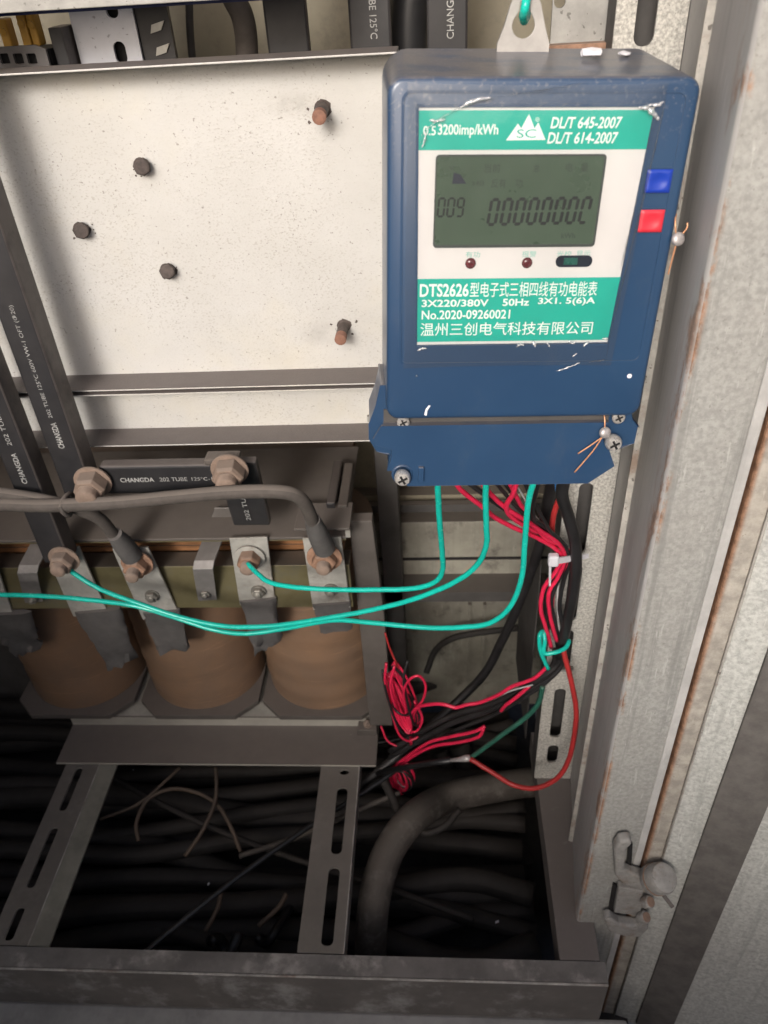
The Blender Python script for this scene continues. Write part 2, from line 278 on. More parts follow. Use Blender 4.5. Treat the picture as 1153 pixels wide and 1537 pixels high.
# ------------------------------------------------------------------ mesh helpers
WMAT = {}
class MB:
    def __init__(s): s.v = []; s.f = []; s.mi = []; s.cur = 0
    def add(s, vs, fs):
        o = len(s.v); s.v += [Vector(p) for p in vs]; s.f += [tuple(i + o for i in f) for f in fs]; s.mi += [s.cur] * len(fs); return s
    def box(s, x0, x1, y0, y1, z0, z1):
        return s.add([(x0, y0, z0), (x1, y0, z0), (x1, y1, z0), (x0, y1, z0), (x0, y0, z1), (x1, y0, z1), (x1, y1, z1), (x0, y1, z1)],
                     [(0, 3, 2, 1), (4, 5, 6, 7), (0, 1, 5, 4), (1, 2, 6, 5), (2, 3, 7, 6), (3, 0, 4, 7)])
    def prism(s, pts, d):                       # closed outline of 3D points swept by vector d
        n = len(pts); d = Vector(d); P = [Vector(p) for p in pts]
        nn = Vector((0, 0, 0))
        for i in range(n): nn += P[i].cross(P[(i + 1) % n])
        fl = nn.dot(d) > 0
        a = tuple(range(n)); b = tuple(range(n, 2 * n))
        fs = [a[::-1] if fl else a, b if fl else b[::-1]]
        for i in range(n):
            j = (i + 1) % n; q = (i, j, n + j, n + i); fs.append(q if fl else q[::-1])
        return s.add(P + [p + d for p in P], fs)
    def sheet(s, outline, holes, O, u, v, d):   # plate with holes: 2D outlines placed by O + a*u + b*v, thickness vector d
        bm = bmesh.new(); ed = []; loops = []
        for lp in [outline] + list(holes):
            vs = [bm.verts.new((a, b, 0)) for a, b in lp]; loops.append(vs)
            ed += [bm.edges.new((vs[i], vs[(i + 1) % len(vs)])) for i in range(len(vs))]
        bmesh.ops.triangle_fill(bm, use_beauty=True, use_dissolve=False, edges=ed)
        bm.verts.index_update(); bm.normal_update()
        O, u, v, d = Vector(O), Vector(u), Vector(v), Vector(d)
        P = [O + u * q.co.x + v * q.co.y for q in bm.verts]; n = len(P)
        w = u.cross(v); fs = []
        for f in bm.faces:
            ix = [q.index for q in f.verts]
            if (f.normal.z > 0) != (w.dot(d) < 0): ix = ix[::-1]
            fs.append(tuple(ix)); fs.append(tuple(i + n for i in ix[::-1]))
        for vs in loops:
            ix = [q.index for q in vs]
            for i in range(len(ix)):
                a, b = ix[i], ix[(i + 1) % len(ix)]; fs.append((a, b, b + n, a + n))
        bm.free(); return s.add(P + [p + d for p in P], fs)
    def tube(s, pts, r, seg=8, closed=False, caps=True):
        P = [Vector(p) for p in pts]; n = len(P); T = []
        for i in range(n):
            a = P[(i - 1) % n] if closed else P[max(i - 1, 0)]; b = P[(i + 1) % n] if closed else P[min(i + 1, n - 1)]
            t = (b - a); T.append(t.normalized() if t.length > 1e-9 else Vector((0, 0, 1)))
        N = T[0].orthogonal().normalized(); vs = []
        for i in range(n):
            N = (N - T[i] * N.dot(T[i])).normalized(); B = T[i].cross(N)
            rr = r[i] if isinstance(r, (list, tuple)) else r
            for k in range(seg):
                a = 2 * math.pi * k / seg; vs.append(P[i] + (N * math.cos(a) + B * math.sin(a)) * rr)
        fs = []
        for i in range(n if closed else n - 1):
            j = (i + 1) % n
            for k in range(seg):
                l = (k + 1) % seg; fs.append((i * seg + k, i * seg + l, j * seg + l, j * seg + k))
        if caps and not closed:
            fs.append(tuple(range(seg))[::-1]); fs.append(tuple((n - 1) * seg + k for k in range(seg)))
        return s.add(vs, fs)
    def lathe(s, O, axis, prof, seg=24, ang0=0.):   # prof: (radius, distance along axis)
        ax = Vector(axis).normalized(); N = ax.orthogonal().normalized(); B = ax.cross(N); O = Vector(O); vs = []; m = len(prof)
        for r_, h in prof:
            for k in range(seg):
                a = ang0 + 2 * math.pi * k / seg; vs.append(O + ax * h + (N * math.cos(a) + B * math.sin(a)) * r_)
        fs = []
        for i in range(m - 1):
            for k in range(seg):
                l = (k + 1) % seg; fs.append((i * seg + k, i * seg + l, (i + 1) * seg + l, (i + 1) * seg + k))
        fs.append(tuple(range(seg))[::-1]); fs.append(tuple((m - 1) * seg + k for k in range(seg)))
        return s.add(vs, fs)
    def text(s, body, O, u, v, x0, x1, z0, z1, bold=.0, shear=0.):
        vs, fs = glyphs(body, bold)
        ax = [p[0] for p in vs]; ay = [p[1] for p in vs]; a0, a1, b0, b1 = min(ax), max(ax), min(ay), max(ay)
        O, u, v = Vector(O), Vector(u), Vector(v); out = []
        for a, b in vs:
            tb = (b - b0) / (b1 - b0); X = x0 + (a - a0) / (a1 - a0) * (x1 - x0) + shear * tb * (z1 - z0); Z = z0 + tb * (z1 - z0)
            out.append(O + u * X + v * Z)
        return s.add(out, fs)
    def build(s, name, mat, parent=None, smooth=False, bevel=0., seg=2, X=None, auto=None, mats=None):
        me = bpy.data.meshes.new(name)
        vs = s.v; base = Vector((0, 0, 0))
        if parent is None and X is None:
            base = Vector((sum(p.x for p in vs) / len(vs), sum(p.y for p in vs) / len(vs), min(p.z for p in vs)))
        me.from_pydata([tuple(p - base) for p in vs], [], s.f); me.update()
        for m_ in (mats or [mat]): me.materials.append(m_)
        if mats: me.polygons.foreach_set('material_index', s.mi)
        o = bpy.data.objects.new(name, me); COL.objects.link(o)
        put(o, parent, X if X is not None else Matrix.Translation(base))
        if smooth:
            me.shade_smooth()
            if auto is not None: me.set_sharp_from_angle(angle=R(auto))
        if bevel:
            b = o.modifiers.new('bevel', 'BEVEL'); b.width = bevel; b.segments = seg; b.limit_method = 'ANGLE'; b.angle_limit = R(40)
        return o
def put(o, parent, X):
    if parent is None: o.matrix_basis = X
    else:
        o.parent = parent; o.matrix_parent_inverse = WMAT[parent.name].inverted(); o.matrix_basis = X
    WMAT[o.name] = X.copy()
def tag(o, label=None, cat=None, group=None, kind=None):
    for k, v in (('label', label), ('category', cat), ('group', group), ('kind', kind)):
        if v: o[k] = v
    return o
def thing(name, label, cat, loc, group=None, X=None):
    o = bpy.data.objects.new(name, None); o.empty_display_size = .02; COL.objects.link(o)
    put(o, None, X if X is not None else Matrix.Translation(Vector(loc)))
    return tag(o, label, cat, group)
_gc = {}
def glyphs(body, bold):
    if (body, bold) in _gc: return _gc[(body, bold)]
    c = bpy.data.curves.new('glyphs', 'FONT'); c.body = body; c.size = 1; c.resolution_u = 3; c.offset = bold; c.fill_mode = 'FRONT'
    o = bpy.data.objects.new('glyphs', c); COL.objects.link(o)
    dg = bpy.context.evaluated_depsgraph_get(); me = bpy.data.meshes.new_from_object(o.evaluated_get(dg))
    r = ([(q.co.x, q.co.y) for q in me.vertices], [tuple(p.vertices) for p in me.polygons])
    bpy.data.objects.remove(o); bpy.data.curves.remove(c); bpy.data.meshes.remove(me)
    _gc[(body, bold)] = r; return r
def spline(P, n=8, closed=False):
    P = [Vector(p) for p in P]; out = []; m = len(P)
    for i in range(m if closed else m - 1):
        p0 = P[(i - 1) % m] if closed or i > 0 else P[0] * 2 - P[1]
        p1, p2 = P[i], P[(i + 1) % m]
        p3 = P[(i + 2) % m] if closed or i + 2 < m else P[-1] * 2 - P[-2]
        for k in range(n):
            t = k / n
            out.append(.5 * ((2 * p1) + (p2 - p0) * t + (2 * p0 - 5 * p1 + 4 * p2 - p3) * t * t + (3 * p1 - p0 - 3 * p2 + p3) * t ** 3))
    if not closed: out.append(P[-1])
    return out
def W(pts): return [at(a, b, y=c) for a, b, c in pts]
def rrect(x0, x1, z0, z1, r, n=4, corners=(1, 1, 1, 1)):
    out = []
    for (cx, cz, a0, on) in ((x1 - r, z1 - r, 0, corners[0]), (x0 + r, z1 - r, 90, corners[1]), (x0 + r, z0 + r, 180, corners[2]), (x1 - r, z0 + r, 270, corners[3])):
        if not on: out.append((x1 if a0 in (0, 270) else x0, z1 if a0 in (0, 90) else z0)); continue
        for k in range(n + 1):
            a = R(a0 + 90 * k / n); out.append((cx + r * math.cos(a), cz + r * math.sin(a)))
    return out
def slot(cx, z0, z1, w, n=4): return rrect(cx - w / 2, cx + w / 2, z0, z1, w * .45, n)
def wire(name, pts, r, mat, label=None, cat=None, group=None, parent=None, seg=10, n=8, rough=0.):
    P = spline(pts, n)
    rough = rough or r * .03
    if rough:
        P = [p + Vector((random.gauss(0, rough), random.gauss(0, rough), random.gauss(0, rough))) if 0 < i < len(P) - 1 else p for i, p in enumerate(P)]
    o = MB().tube(P, r, seg).build(name, M[mat], parent, smooth=True)
    return tag(o, label, cat, group)
UX, UZ, UY = Vector((1, 0, 0)), Vector((0, 0, 1)), Vector((0, 1, 0))

# ------------------------------------------------------------------ ground
g = MB().sheet([(-20, -20), (20, -20), (20, 20), (-20, 20)], [[(-.80, -.17), (-.80, .36), (.21, .36), (.21, -.17)]], (0, 0, -1.12), UX, UY, (0, 0, -.03))
tag(g.build('ground', M['concrete']), kind='structure')
tag(MB().prism([(-1.2, -.30, -.9365), (-1.2, -.193, -.9365), (-1.2, -.193, -1.118), (-1.2, -.30, -1.118)], (1.43, 0, 0)).build('plinth', M['concrete'], bevel=.004), kind='structure')
wl_ = MB().box(-6, 6, -1.80, -1.62, -1.118, .10).build('compound_wall', M['wall_out'], bevel=.01)  # added out of view to keep light off the lower cabinet
tag(wl_, 'plain rendered wall across the passage from the cabinet', 'wall')
tag(MB().box(-.85, .26, -.19, .4, -1.118, -1.08).build('cable_trench', M['soil']), kind='structure')

# ------------------------------------------------------------------ cabinet
SX = .174                                   # corner of the door opening, right hand
YF = -.13
cab = thing('electrical_cabinet', 'tall grey steel electrical cabinet, open, with dusty inside and rust along its door opening', 'cabinet', (-.28, .1, -.935))
MB().box(-.80, .20, .35, .353, -.60, .75).build('back_wall', M['cream_wall'], cab)
MB().box(-.80, -.101, .35, .353, -1.08, -.601).build('back_wall', M['inside_paint'], cab)
MB().box(-.803, -.80, YF, .353, -1.08, .75).build('side_wall', M['inside_paint'], cab)
MB().prism([(.1850, -.0295, -1.08), (.1942, .056, -1.08), (.1942, .35, -1.08), (.198, .35, -1.08), (.198, .056, -1.08), (.188, -.0295, -1.08)], (0, 0, 1.83)).build('side_wall', M['return'], cab)
MB().box(-.803, .199, YF, .353, .753, .756).build('roof', M['inside_paint'], cab)
MB().prism([(-.74, YF, 0), (-.803, YF, 0), (-.803, YF + .003, 0), (-.743, YF + .003, 0), (-.743, YF + .1, 0), (-.74, YF + .1, 0)], (0, 0, 1.75)).build('stile', M['stile'], cab, X=Matrix.Translation((0, 0, -1.0)))
# front corner post: front face, rounded corner, return, rolled lip
def lprism(pts, z0, z1): return MB().prism([(a, b, z0) for a, b in pts], (0, 0, z1 - z0))
def arc(cx, cy, r, a0, a1, n=5): return [(cx + r * math.cos(R(a0 + (a1 - a0) * k / n)), cy + r * math.sin(R(a0 + (a1 - a0) * k / n))) for k in range(n + 1)]
co = arc(SX + .0045, YF + .0045, .0045, 270, 180)
st = lprism([(.2262, YF + .05), (.2262, YF)] + co[:3] + [(SX + .003, YF + .004), (.222, YF + .003), (.222, YF + .05)], -1.0, .75).build('stile', M['stile'], cab, smooth=True, auto=30)
lprism([(.2190, YF - .0012), (.2262, YF - .0012), (.2268, YF + .002), (.2190, YF + .001)], -1.0, .75).build('folded_edge', M['fold'], st, bevel=.0006)  # paler strip painting the highlight of the stile's rounded outer edge
rt = lprism([c for c in co[2:]] + [(.1835, -.034), (.1865, -.034), (SX + .003, YF + .0045)], -1.0, .75).build('return_flange', M['return'], st, smooth=True, auto=30)
lprism([(.1838, -.0335), (.1790, -.0325), (.1790, -.0305), (.1838, -.030)], -1.0, .75).build('rolled_lip', M['lip'], st)
lprism([(.1849, -.0338), (.1839, -.0338), (.1839, -.0305), (.1849, -.0305)], -1.0, .75).build('seam', M['dark_hole'], st)
# sill at the foot of the opening
sl = MB().prism([(-.80, -.172, -.845), (-.80, -.1945, -.845), (-.80, -.196, -.8465), (-.80, -.196, -.934), (-.80, -.193, -.934), (-.80, -.193, -.849), (-.80, -.175, -.849), (-.80, -.175, -.86), (-.80, -.172, -.86)], (.998, 0, 0))
sl.build('sill', M['sill'], cab, bevel=.001)
MB().box(-.80, .198, -.1935, -.1722, -.8446, -.8436).build('sill_top', M['sill_top'], cab)
MB().box(-.80, .198, -.1962, -.1940, -.8462, -.8438).build('sill_edge', M['worn_edge'], cab, bevel=.0006)
# floor rail along the right wall
MB().prism([(.150, -.171, -.845), (.1935, -.171, -.845), (.1935, -.171, -.848), (.153, -.171, -.848), (.153, -.171, -.885), (.150, -.171, -.885)], (0, .30, 0)).build('floor_rail', M['ledge'], cab, bevel=.0008)
# beams seen on the back wall beneath the meter
zb = lambda py, y: at(700, py, y=y).z
bw = MB().box(-.10, .195, .30, .345, zb(864, .30), zb(841, .30)).build('back_beam', M['cream_wall_lower'], cab, bevel=.0012)
bw = MB().box(-.10, .195, .30, .345, zb(836.5, .30), zb(783, .30)).build('back_beam', M['cream_wall_lower'], cab, bevel=.0012)
MB().box(-.10, .195, .302, .34, zb(842, .30), zb(836, .30)).build('beam_joint', M['dark_hole'], cab)
MB().box(-.10, .195, .325, .345, zb(778, .325), zb(742, .325)).build('back_beam', M['cream_wall'], cab)
MB().box(-.10, .195, .30, .31, zb(768, .30), zb(757, .30)).build('cross_bar', M['dark_sheet'], cab)
MB().prism([(-.12, .26, zb(889, .26)), (-.12, .26, zb(903, .26)), (-.12, .263, zb(903, .26)), (-.12, .263, zb(889, .26) - .003), (-.12, .345, zb(889, .26) - .003), (-.12, .345, zb(889, .26))], (.30, 0, 0)).build('cross_rail', M['dark_sheet'], cab)
MB().box(-.10, .195, .345, .348, -1.05, -.62).build('back_wall', M['cream_wall_lower'], cab)
a, b = at(574, 850, y=.26), at(603, 850, y=.26); MB().box(a.x, b.x, .26, .30, -1.08, -.30).build('rear_post', M['dark_sheet'], cab, bevel=.001)  # dark box filling the black band right of the transformer
for a in (702, 724): 
    p = at(a, 950, y=.342); MB().box(p.x, p.x + .005, .338, .3448, -1.0, -.80).build('wall_rib', M['cream_wall_lower'], cab)
# door, swung open to the right
DA = R(15); DD = Vector((math.cos(DA), -math.sin(DA), 0)); DN = Vector((-math.sin(DA), -math.cos(DA), 0)); DP = Vector((.2437, -.1358, 0))
tpos = lambda px, py: (atp(px, py, DP, DN) - DP).dot(DD)
dr = lprism([tuple(DP[:2]), tuple((DP + DD * .72)[:2]), tuple((DP + DD * .72 - DN * .022)[:2]), tuple((DP - DN * .022)[:2])], -1.09, .74).build('door', M['door'], cab, bevel=.0022, seg=3)
lprism([(.2285, -.1335), (.2446, -.1349), (.2446, -.118), (.2285, -.118)], -1.09, .74).build('door_edge', M['door_edge'], dr, bevel=.002, seg=2)
MB().tube([(.2438, -.1362, -1.08), (.2438, -.1362, .73)], .0011, 8).build('worn_bead', M['lip'], dr, smooth=True)
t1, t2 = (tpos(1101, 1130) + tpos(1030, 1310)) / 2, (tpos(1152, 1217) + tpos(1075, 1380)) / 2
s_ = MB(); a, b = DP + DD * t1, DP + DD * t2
lprism([tuple((a + DN * .0035)[:2]), tuple((b + DN * .0035)[:2]), tuple((b - DN * .002)[:2]), tuple((a - DN * .002)[:2])], -1.08, .72).build('seal_strip', M['seal'], dr, bevel=.001)  # raised dark grey strip down the door face
# lift-off hinge
YH = -.142
def cast(pts, y_, d_, name, mt, par, bv=.003):
    P = [at(a, b, y=y_) for a, b in pts]
    return MB().prism(P, (0, d_, 0)).build(name, M[mt], par, bevel=bv, seg=3)
hg = cast([(922, 1276), (930, 1264), (946, 1262), (950, 1268), (941, 1276), (938, 1306), (950, 1312), (972, 1318), (984, 1322), (980, 1338), (958, 1336), (936, 1330), (924, 1316)], YH - .002, .011, 'hinge', 'hinge', cab)
cast([(944, 1270), (950, 1268), (948, 1300), (941, 1306)], YH + .007, .004, 'recess', 'dark_hole', hg, .0003)
cast([(907, 1382), (916, 1379), (930, 1388), (956, 1392), (966, 1378), (974, 1380), (974, 1396), (962, 1408), (938, 1407), (914, 1400)], YH - .004, .012, 'lower_lug', 'hinge', hg)
cast([(929, 1332), (966, 1338), (962, 1376), (922, 1370)], YH + .003, .008, 'leaf', 'hinge', hg, .0015)
cast([(921, 1328), (929, 1331), (921, 1372), (914, 1366)], YH + .008, .003, 'recess', 'dark_hole', hg, .0003)
p = at(980, 1312, y=YH - .006)
MB().lathe((p.x, p.y, p.z - .012), (.35, -.35, .9), [(.0095, -.002), (.0130, 0), (.0150, .003), (.0150, .021), (.0135, .0245), (.006, .0262)], 18).build('barrel', M['hinge'], hg, smooth=True, auto=35)
MB().lathe((p.x + .0035, p.y - .0035, p.z - .003), (.35, -.35, .9), [(.0153, -.0008), (.0156, 0), (.0153, .0008)], 18).build('groove', M['rustnut'], hg, smooth=True, auto=35)
a, b = at(984, 1328, y=YH), at(1010, 1362, y=-.16)
MB().tube([a, b], .0022, 8).build('tie_rod', M['ledge'], hg, smooth=True)  # short grey bar slanting down from the barrel
for px_, py_ in ((970, 1351), (964, 1374)):
    p = at(px_, py_, y=YH - .002); MB().lathe(p - Vector((0, 0, .005)), (.5, -.3, .8), [(.0056, -.002), (.0064, .0), (.0064, .0070), (.0056, .0078)], 14).build('pin', M['hinge'], hg, smooth=True, auto=30)
    MB().lathe(p - Vector((0, 0, .005)) + Vector((.5, -.3, .8)).normalized() * .0076, (.5, -.3, .8), [(.0050, 0), (.0048, .0010)], 14).build('rusty_tip', M['rustnut'], hg)

# ------------------------------------------------------------------ slotted post and right-hand pieces
YC = .055
zt = .35; x0, x1 = .1465, .1935
def slots_px(spec, y, cx, w): 
    return [slot(cx, at(px, b, y=y).z, at(px, a, y=y).z, w) for px, a, b in spec]
post = thing('slotted_post', 'speckled off-white upright post with long slots, right of the meter', 'post', (.17, .07, -.845))
cx_ = .1665
hs = slots_px([(962, -60, 70), (940, 180, 330), (915, 400, 520), (900, 560, 690), (880, 725, 832), (870, 848, 932), (862, 946, 1003), (851, 1034, 1107), (846, 1119, 1145)], YC, cx_, .0135)
hs.append(slot(cx_, .09, .19, .0105)); hs.append(slot(cx_, .22, .32, .0105))
MB().sheet(rrect(x0, x1, -.8445, zt, .001, 1), hs, (0, YC, 0), UX, UZ, (0, .0025, 0)).build('front_plate', M['column'], post)
MB().box(x0, x0 + .0025, YC + .0026, .085, -.8445, zt).build('side_flange', M['dark_sheet'], post)  # left side of the post, its shade put into the dark colour
MB().box(x0 + .003, x1, .0835, .085, -.8445, zt).build('back_plate', M['dark_sheet'], post)
p = at(805, 940, y=.13)
MB().box(p.x - .0012, p.x, .13, .28, -.86, at(790, 850, y=.13).z).build('support_plate', M['dark_sheet'], post)  # rear part of that side, shade painted in by the same dark colour
a, b = at(853, 1007, y=.047), at(880, 1016, y=.047)
MB().prism([(x0 - .004, YC - .006, a.z), (x0 + .030, YC - .006, a.z), (x0 + .030, YC - .0006, a.z), (x0 - .004, YC - .0006, a.z)], (0, 0, -.004)).build('bracket', M['galv'], post)

def strut(name, xa, xb, ya, yb, slots, label, flange):
    t = thing(name, label, 'strut', ((xa + xb) / 2, (ya + yb) / 2, -.86), 'slotted struts across the cable trench')
    MB().sheet(rrect(xa, xb, ya, yb, .001, 1), [rrect(c - w_ / 2, c + w_ / 2, a_, b_, w_ * .42, 4) for c, a_, b_, w_ in slots], (0, 0, -.845), UX, UY, (0, 0, -.003)).build('slotted_face', M['strut'], t)
    if flange > 0: MB().box(xb - .003, xb, ya, yb, -.875, -.8483).build('side_flange', M['strut'], t)
    else: MB().box(xa, xa + .003, ya, yb, -.875, -.8483).build('side_flange', M['strut'], t)
    MB().box(xb - .0008, xb + .0004, ya, yb, -.8462, -.8446).build('bright_edge', M['worn_edge'], t)
    return t
SL = []
for (pa, pb) in (((519, 1155), (519, 1163)), ((514, 1182), (502, 1282)), ((501, 1302), (490, 1420))):
    A_, B_ = at(*pa, z=-.845), at(*pb, z=-.845); SL.append(((A_.x + B_.x) / 2, B_.y, A_.y, .0140))
cx_ = sum(s[0] for s in SL) / 3; SL = [(cx_, a, b, w) for _, a, b, w in SL]; SL.append((cx_, .09, .17, .0115))
strut('slotted_strut', -.1400, -.0873, -.1705, .30, SL, 'slotted steel strut with pale scuffs, under the right end of the transformer', 1)
SL = []
for (pa, pb) in (((117, 1152), (92, 1217)), ((82, 1242), (47, 1333)), ((35, 1362), (12, 1412))):
    A_, B_ = at(*pa, z=-.845), at(*pb, z=-.845); SL.append(((A_.x + B_.x) / 2, B_.y, A_.y, .0105))
cx_ = sum(s[0] for s in SL) / 3; SL = [(cx_, a, b, w) for _, a, b, w in SL]
t = strut('slotted_strut', -.5000, -.452, -.1705, .30, SL, 'dark slotted strut with a folded side, under the left end of the transformer', 1)
MB().prism([(-.452, -.1705, -.8455), (-.428, -.1705, -.8475), (-.428, -.1705, -.8505), (-.452, -.1705, -.8485)], (0, .47, 0)).build('folded_side', M['fold_dull'], t)

# ------------------------------------------------------------------ dished panels
def dish(label, zt_, zb_, studs, yf=.08, yb=.1125, xl=-.80, xr=-.0115, rr=.0):
    t = thing('steel_panel', label, 'panel', ((xl + xr) / 2, yb, zb_))
    MB().box(xl, xr - .0015, yb, yb + .0015, zb_ + .0016, zt_ - .0016).build('face', M['tray'], t)
    MB().box(xl, xr, yf, yb + .0015, zt_ - .0015, zt_).build('top_flange', M['tray'], t, bevel=.0005)
    MB().box(xl, xr, yf, yb + .0015, zb_, zb_ + .0015).build('bottom_flange', M['tray'], t, bevel=.0005)
    MB().box(xr - .0014, xr, yf + .0003, yb + .0015, zb_ + .0016, zt_ - .0016).build('end_flange', M['tray'], t)
    return t
pn = dish('large cream steel panel with five rusty studs, behind and left of the meter', -.0075, -.2710, 5, xr=.0)
for k, (a, b, tip, rr) in enumerate((((484, 163), (479, 176), 1, .0053), ((213, 249), (213, 251), 0, .0056), ((122, 345), (122, 347), 0, .0056), ((252, 406), (251, 408), 0, .0056), ((516, 489), (511, 510), 1, .0052))):
    A_ = at(*a, y=.1125); L = .026 if tip else .011
    B_ = at(*b, y=.1125 - L)
    d_ = B_ - A_
    o = MB().lathe(A_ + d_ * .002, d_, [(rr * 1.25, 0), (rr * 1.2, .001), (rr, .002), (rr, d_.length * .98), (rr * .8, d_.length)], 14).build('stud', M['stud'], pn, smooth=True, auto=40)
    rg_ = random.Random(k * 7 + 1); ch = [(rr * rg_.uniform(.95, 1.45) * math.cos(q * .628), rr * rg_.uniform(.95, 1.4) * math.sin(q * .628)) for q in range(10)]
    MB().sheet(ch, [], (A_.x + .0012, .1124, A_.z + .0004), UX, UZ, (0, .0003, 0)).build('chipped_paint', M['stud'], o)
    for q in range(4):
        cx2, cz2 = A_.x + rg_.uniform(-.012, .013), A_.z + rg_.uniform(-.010, .009); sz = rg_.uniform(.0005, .0013)
        MB().sheet([(sz * rg_.uniform(.5, 1.6) * math.cos(w * .9), sz * rg_.uniform(.5, 1.6) * math.sin(w * .9)) for w in range(7)], [], (cx2, .1124, cz2), UX, UZ, (0, .0003, 0)).build('chip', M['stud'], o)
    if tip: MB().lathe(A_ + d_ * .72, d_, [(rr * 1.03, 0), (rr * 1.03, d_.length * .29), (rr * .7, d_.length * .31)], 14).build('stud_tip', M['studtip'], o, smooth=True, auto=40)
    else: MB().lathe(A_ + d_.normalized() * .004, d_, [(rr * 1.25, 0), (rr * 1.3, .003), (rr * .8, .0078)], 7).build('stud_tip', M['stud'], o)
pn2 = dish('narrow cream steel panel under the large studded panel', -.2745, -.3325, 0, xr=-.0305)
p = at(556, 627, y=.1125); MB().box(p.x - .003, p.x + .003, .108, .1125, p.z - .003, p.z + .004).build('clip', M['galv'], pn2, bevel=.0008)

# door leaf added out of view on the left to shade the lower cabinet
MB().prism([(-.79, -.135, -1.0), (-.79 + .62 * .42, -.135 - .62 * .907, -1.0), (-.79 + .62 * .42 - .018, -.135 - .62 * .907 - .008, -1.0), (-.81, -.143, -1.0)], (0, 0, .93)).build('door', M['door'], cab)

# ------------------------------------------------------------------ energy meter (own axes in millimetres: x right, y into the cabinet, z up; origin at the top left of its front)
XM = Matrix.Translation((.00151254, -.1, .0009435)) @ Euler((-.08885905, .05747609, .08374), 'XYZ').to_matrix().to_4x4() @ Matrix.Scale(.001, 4)
XT = Matrix.Translation((.00151254, -.1, .0009435)) @ Euler((-.08885905, .05747609, .08374), 'XYZ').to_matrix().to_4x4() @ Matrix.Translation((.0836, .04, -.25))
meter = thing('electricity_meter', 'blue three-phase electricity meter with green and white label and grey display', 'meter', None, X=XT)
def loft(rings):
    m = MB(); n = len(rings[0]); vs = [p for r_ in rings for p in r_]; fs = []
    for i in range(len(rings) - 1):
        for k in range(n):
            l = (k + 1) % n; fs.append((i * n + k, i * n + l, (i + 1) * n + l, (i + 1) * n + k))
    fs.append(tuple(range(n))[::-1]); fs.append(tuple((len(rings) - 1) * n + k for k in range(n)))
    return m.add(vs, [f[::-1] for f in fs])
def rring(x0, x1, z0, z1, r, y, n=6): return [(a, y, b) for a, b in rrect(x0, x1, z0, z1, r, n)]
BL = -196.0
body = loft([rring(3.2, 164.0, BL + 3.0, -3.2, 6.5, 0), rring(1.4, 165.8, BL + 1.2, -1.4, 7, .5), rring(.4, 166.8, BL + .3, -.4, 8, 1.6), rring(0, 167.2, BL, 0, 8.5, 3.4),
             rring(-.4, 166.5, BL - 1, 2.5, 10, 18), rring(-.6, 164.5, BL - 2, 10.2, 13, 62), rring(.5, 163.5, BL - 2, 11.4, 14, 66)])
body = body.build('body', M['meter'], meter, smooth=True, auto=50, X=XM)
# raised rim round the label panel
rim = MB().sheet(rrect(7.5, 161, -158.5, -6.5, 5, 5), [rrect(9.0, 159.5, -157, -8.0, 4, 5)], (0, -.55, 0), UX, UZ, (0, .6, 0)); rim.build('rim', M['meter'], meter, X=XM)
rec = MB().sheet([(15.2, -13), (145.5, -13), (139.5, -147.5), (17.6, -147.5)], [[(16.6, -14.6), (143.6, -14.6), (138.0, -145.6), (18.6, -145.6)]], (0, -1.0, 0), UX, UZ, (0, 1.0, 0)); rec.build('label_frame', M['meter'], meter, X=XM)
# printed label
lab = MB().prism([(16.8, -.12, -14.8), (18.9, -.12, -145.2), (137.8, -.12, -144.9), (143.3, -.12, -14.4)], (0, .12, 0)).build('label', M['label_white'], meter, X=XM)
gz = lambda z: (16.8 + (z + 14.8) / -130.4 * 2.1, 143.3 + (z + 14.4) / -130.5 * -5.5)
for za, zb_ in ((-16.0, -35.3), (-104.8, -143.4)):
    MB().prism([(gz(za)[0], -.22, za), (gz(zb_)[0], -.22, zb_), (gz(zb_)[1], -.22, zb_), (gz(za)[1], -.22, za)], (0, .1, 0)).build('green_band', M['label_green'], lab, X=XM)
tx = MB()
T_ = lambda s, a, b, c, d, bold=.018, sh=0.: tx.text(s, (0, -.3, 0), UX, UZ, a, b, c, d, bold, sh)
T_('0.5', 19.4, 26.2, -28.0, -23.4, .012); T_('3200imp/kWh', 27.4, 60.0, -29.3, -22.6)
T_('DL/T 645-2007', 88.2, 126.2, -24.9, -19.2, .018, .12); T_('DL/T 614-2007', 87.2, 125.2, -32.4, -26.6, .018, .12)
T_('®', 79.6, 81.8, -21.6, -19.4, 0)
T_('DTS2626', 19.7, 49.0, -115.5, -107.6, .022); T_('型电子式三相四线有功电能表', 49.8, 126.6, -115.9, -107.0, .004)
T_('3X220/380V', 21.0, 61.5, -121.6, -117.2, .02); T_('50Hz', 70.0, 86.2, -121.4, -117.0, .02); T_('3X1. 5(6)A', 91.5, 126.4, -121.6, -116.6, .02)
T_('No.2020-09260021', 21.2, 75.2, -129.3, -123.6, .015)
T_('温州三创电气科技有限公司', 20.6, 127.2, -139.6, -131.4, .004)
tx.build('lettering', M['ink_white'], lab, X=XM)
lg = MB().prism([(64.6, -.3, -30.6), (86.2, -.3, -30.4), (81.4, -.3, -22.0), (79.6, -.3, -24.8), (75.9, -.3, -17.8), (72.4, -.3, -24.8), (70.4, -.3, -22.4)], (0, .08, 0))
lg.build('emblem', M['ink_white'], lab, X=XM)
MB().text('SC', (0, -.36, 0), UX, UZ, 70.2, 80.8, -29.4, -25.2, 0).build('emblem_letters', M['label_green'], lab, X=XM)
fg = MB()
for s, a, b in (('有功', 46.0, 54.5), ('报警', 79.2, 87.6), ('光校', 99.6, 108.4), ('显示', 111.2, 119.6)):
    fg.text(s, (0, -.2, 0), UX, UZ, a, b, -92.6, -89.2, .0)
fg.build('caption', M['ink_green'], lab, X=XM)
